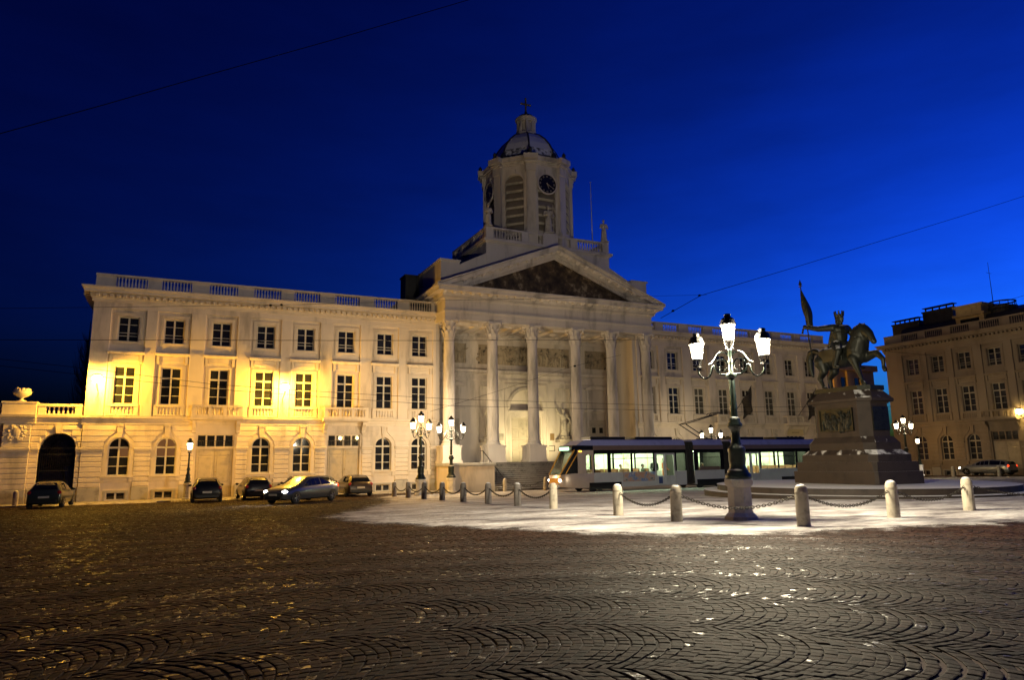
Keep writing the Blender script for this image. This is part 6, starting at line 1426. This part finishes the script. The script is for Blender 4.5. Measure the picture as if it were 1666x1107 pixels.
# ------------------------------------------------------------------ trees and garden house behind the gateway
def bare_tree(label, loc, h, seed, spread=.5, levels=5, conifer=False):
    rr = random.Random(seed); t = thing('bare_tree', label, 'tree', loc, 0, 'trees behind the gateway'); tr = MB(); tw = MB()
    def branch(p, d, L, r, lv):
        pts = [p]; q = p.copy(); dd = d.copy()
        for s in range(3): dd = (dd+Vector((rr.gauss(0,.12),rr.gauss(0,.12),rr.gauss(0.03,.08)))).normalized(); q = q+dd*L/3; pts.append(q.copy())
        (tr if lv < 2 else tw).tube(pts, [r*(1-.12*s) for s in range(4)], 6 if lv < 2 else 3 if lv > 3 else 4)
        if lv >= levels: return
        for k in range(rr.choice((3,4)) if lv < levels-1 else 4):
            f = rr.uniform(.35,1); base = pts[min(3, int(f*3)+(1 if f > .9 else 0))]
            nd = (dd+Vector((rr.gauss(0,spread),rr.gauss(0,spread),rr.gauss(.05,spread*.6)))).normalized(); branch(base, nd, L*rr.uniform(.55,.78), r*.58, lv+1)
    branch(Vector((0,0,-.2)), Vector((0,0,1)), h*.36, h*.022, 0)
    tr.build('trunk', TREEB, t); tag(tw.build('crown', TREEB, t), kind='stuff')
gz = H(0, 70)
bare_tree('bare dark tree at the left picture edge behind the gateway', (-15.0, 72, gz), 14.5, 3); bare_tree('bare dark tree behind the gateway balustrade', (-11.5, 76, gz), 11.5, 4, .6); bare_tree('low bare tree between the urn and the house', (-9.6, 80, gz), 9, 12, .6)
ct = thing('poplar_tree', 'tall slim dark poplar hard against the house corner', 'tree', (-9.3, 82, gz), 0, 'trees behind the gateway'); tb = MB(); tb.tube([(0,0,0),(0,0,9),(.1,0,17.5)], [.3,.2,.03], 8); tb.build('trunk', TREEB, ct); cw = MB(); rr = random.Random(6)
for i in range(420):
    z = rr.uniform(2,15.5); a = rr.uniform(0,6.28); l = rr.uniform(1.2,2.4)*(1-max(0,z-10)/9); cw.tube([(0,0,z),(.45*l*math.cos(a),.45*l*math.sin(a),z+.6*l),(.62*l*math.cos(a),.62*l*math.sin(a),z+1.3*l)], [.035,.02,.008], 3)
tag(cw.build('crown', TREEB, ct), kind='stuff')
GDARK = mat('far_dark_render', (.10,.085,.07), .9, amt=.2)
gh = thing('garden_house', 'dark far building behind the bare trees', 'house', (-14, 96, 0)); q = MB(); q.box(-14,9,0,9,-1.5,6.8); q.prof_x(-14.4,9.4,[(-.4,6.8),(9.4,6.8),(4.5,8.8)]); q.build('wall', GDARK, gh)
for i in range(7):
    for z in (1.2,4.2): MB().box(-12.6+i*3.1,-11.4+i*3.1,-.05,0,z,z+1.9).build('window', PANE, gh)

# ------------------------------------------------------------------ overhead wires
WIRE = mat('overhead_wire', (.002,.002,.002), .95, amt=.1, spec=0.)
def wire(pts, label, r=.015, ins=()):
    o = MB().tube(pts, r, 5).build('overhead_wire', WIRE); tag(o, label, 'wire', 'overhead wires')
    for p in ins: q = MB(); q.ell(p, (.10,.10,.07), 8, 6); q.build('insulator', WIRE, o)
def wy(pxs, Y): return [onY(x, y, Y) for x, y in pxs]
wire(wy([(-60,234),(170,170),(340,121),(550,62),(780,-6)], 26), 'thick dark wire crossing the upper left sky', .015)
wire(wy([(1760,289),(1560,353),(1300,433),(1140,481),(1075,518)], 34), 'dark wire slanting down the right sky to the pediment corner', .018, wy([(1138,481),(1095,506)], 34))
wire(wy([(1760,458),(1666,481),(1618,495)], 34), 'short wire at the right edge below the slanting one', .016)
wire(wy([(-80,553),(330,554),(700,554.5),(1050,553)], 44), 'straight thin wire across the house front to the last column', .016)
wire(wy([(-80,503),(180,500),(445,497),(720,489),(880,486),(1150,480)], 47), 'thin span wire crossing the house just under its cornice', .012, wy([(440,497),(458,496)], 47))
for dz0, lab in ((0,'upper tram contact wire across the house and portico'), (11,'lower tram contact wire across the house and portico')):
    wire(wy([(-80,576+dz0),(150,601+dz0),(350,626+dz0*.7),(560,640+dz0*.8),(740,650+dz0),(1010,658+dz0*.8),(1200,663+dz0*.7),(1450,662+dz0*.7)], 40.65+(.25 if dz0 else -.25)), lab, .012)
wire(wy([(1010,578),(930,597),(800,640),(700,670)], 43), 'thin guy wire crossing the portico columns', .010, wy([(935,596)], 43))
wire(wy([(1443,572),(1560,583),(1700,595)], 48), 'thin wire crossing the upper storey of the dark house', .016)
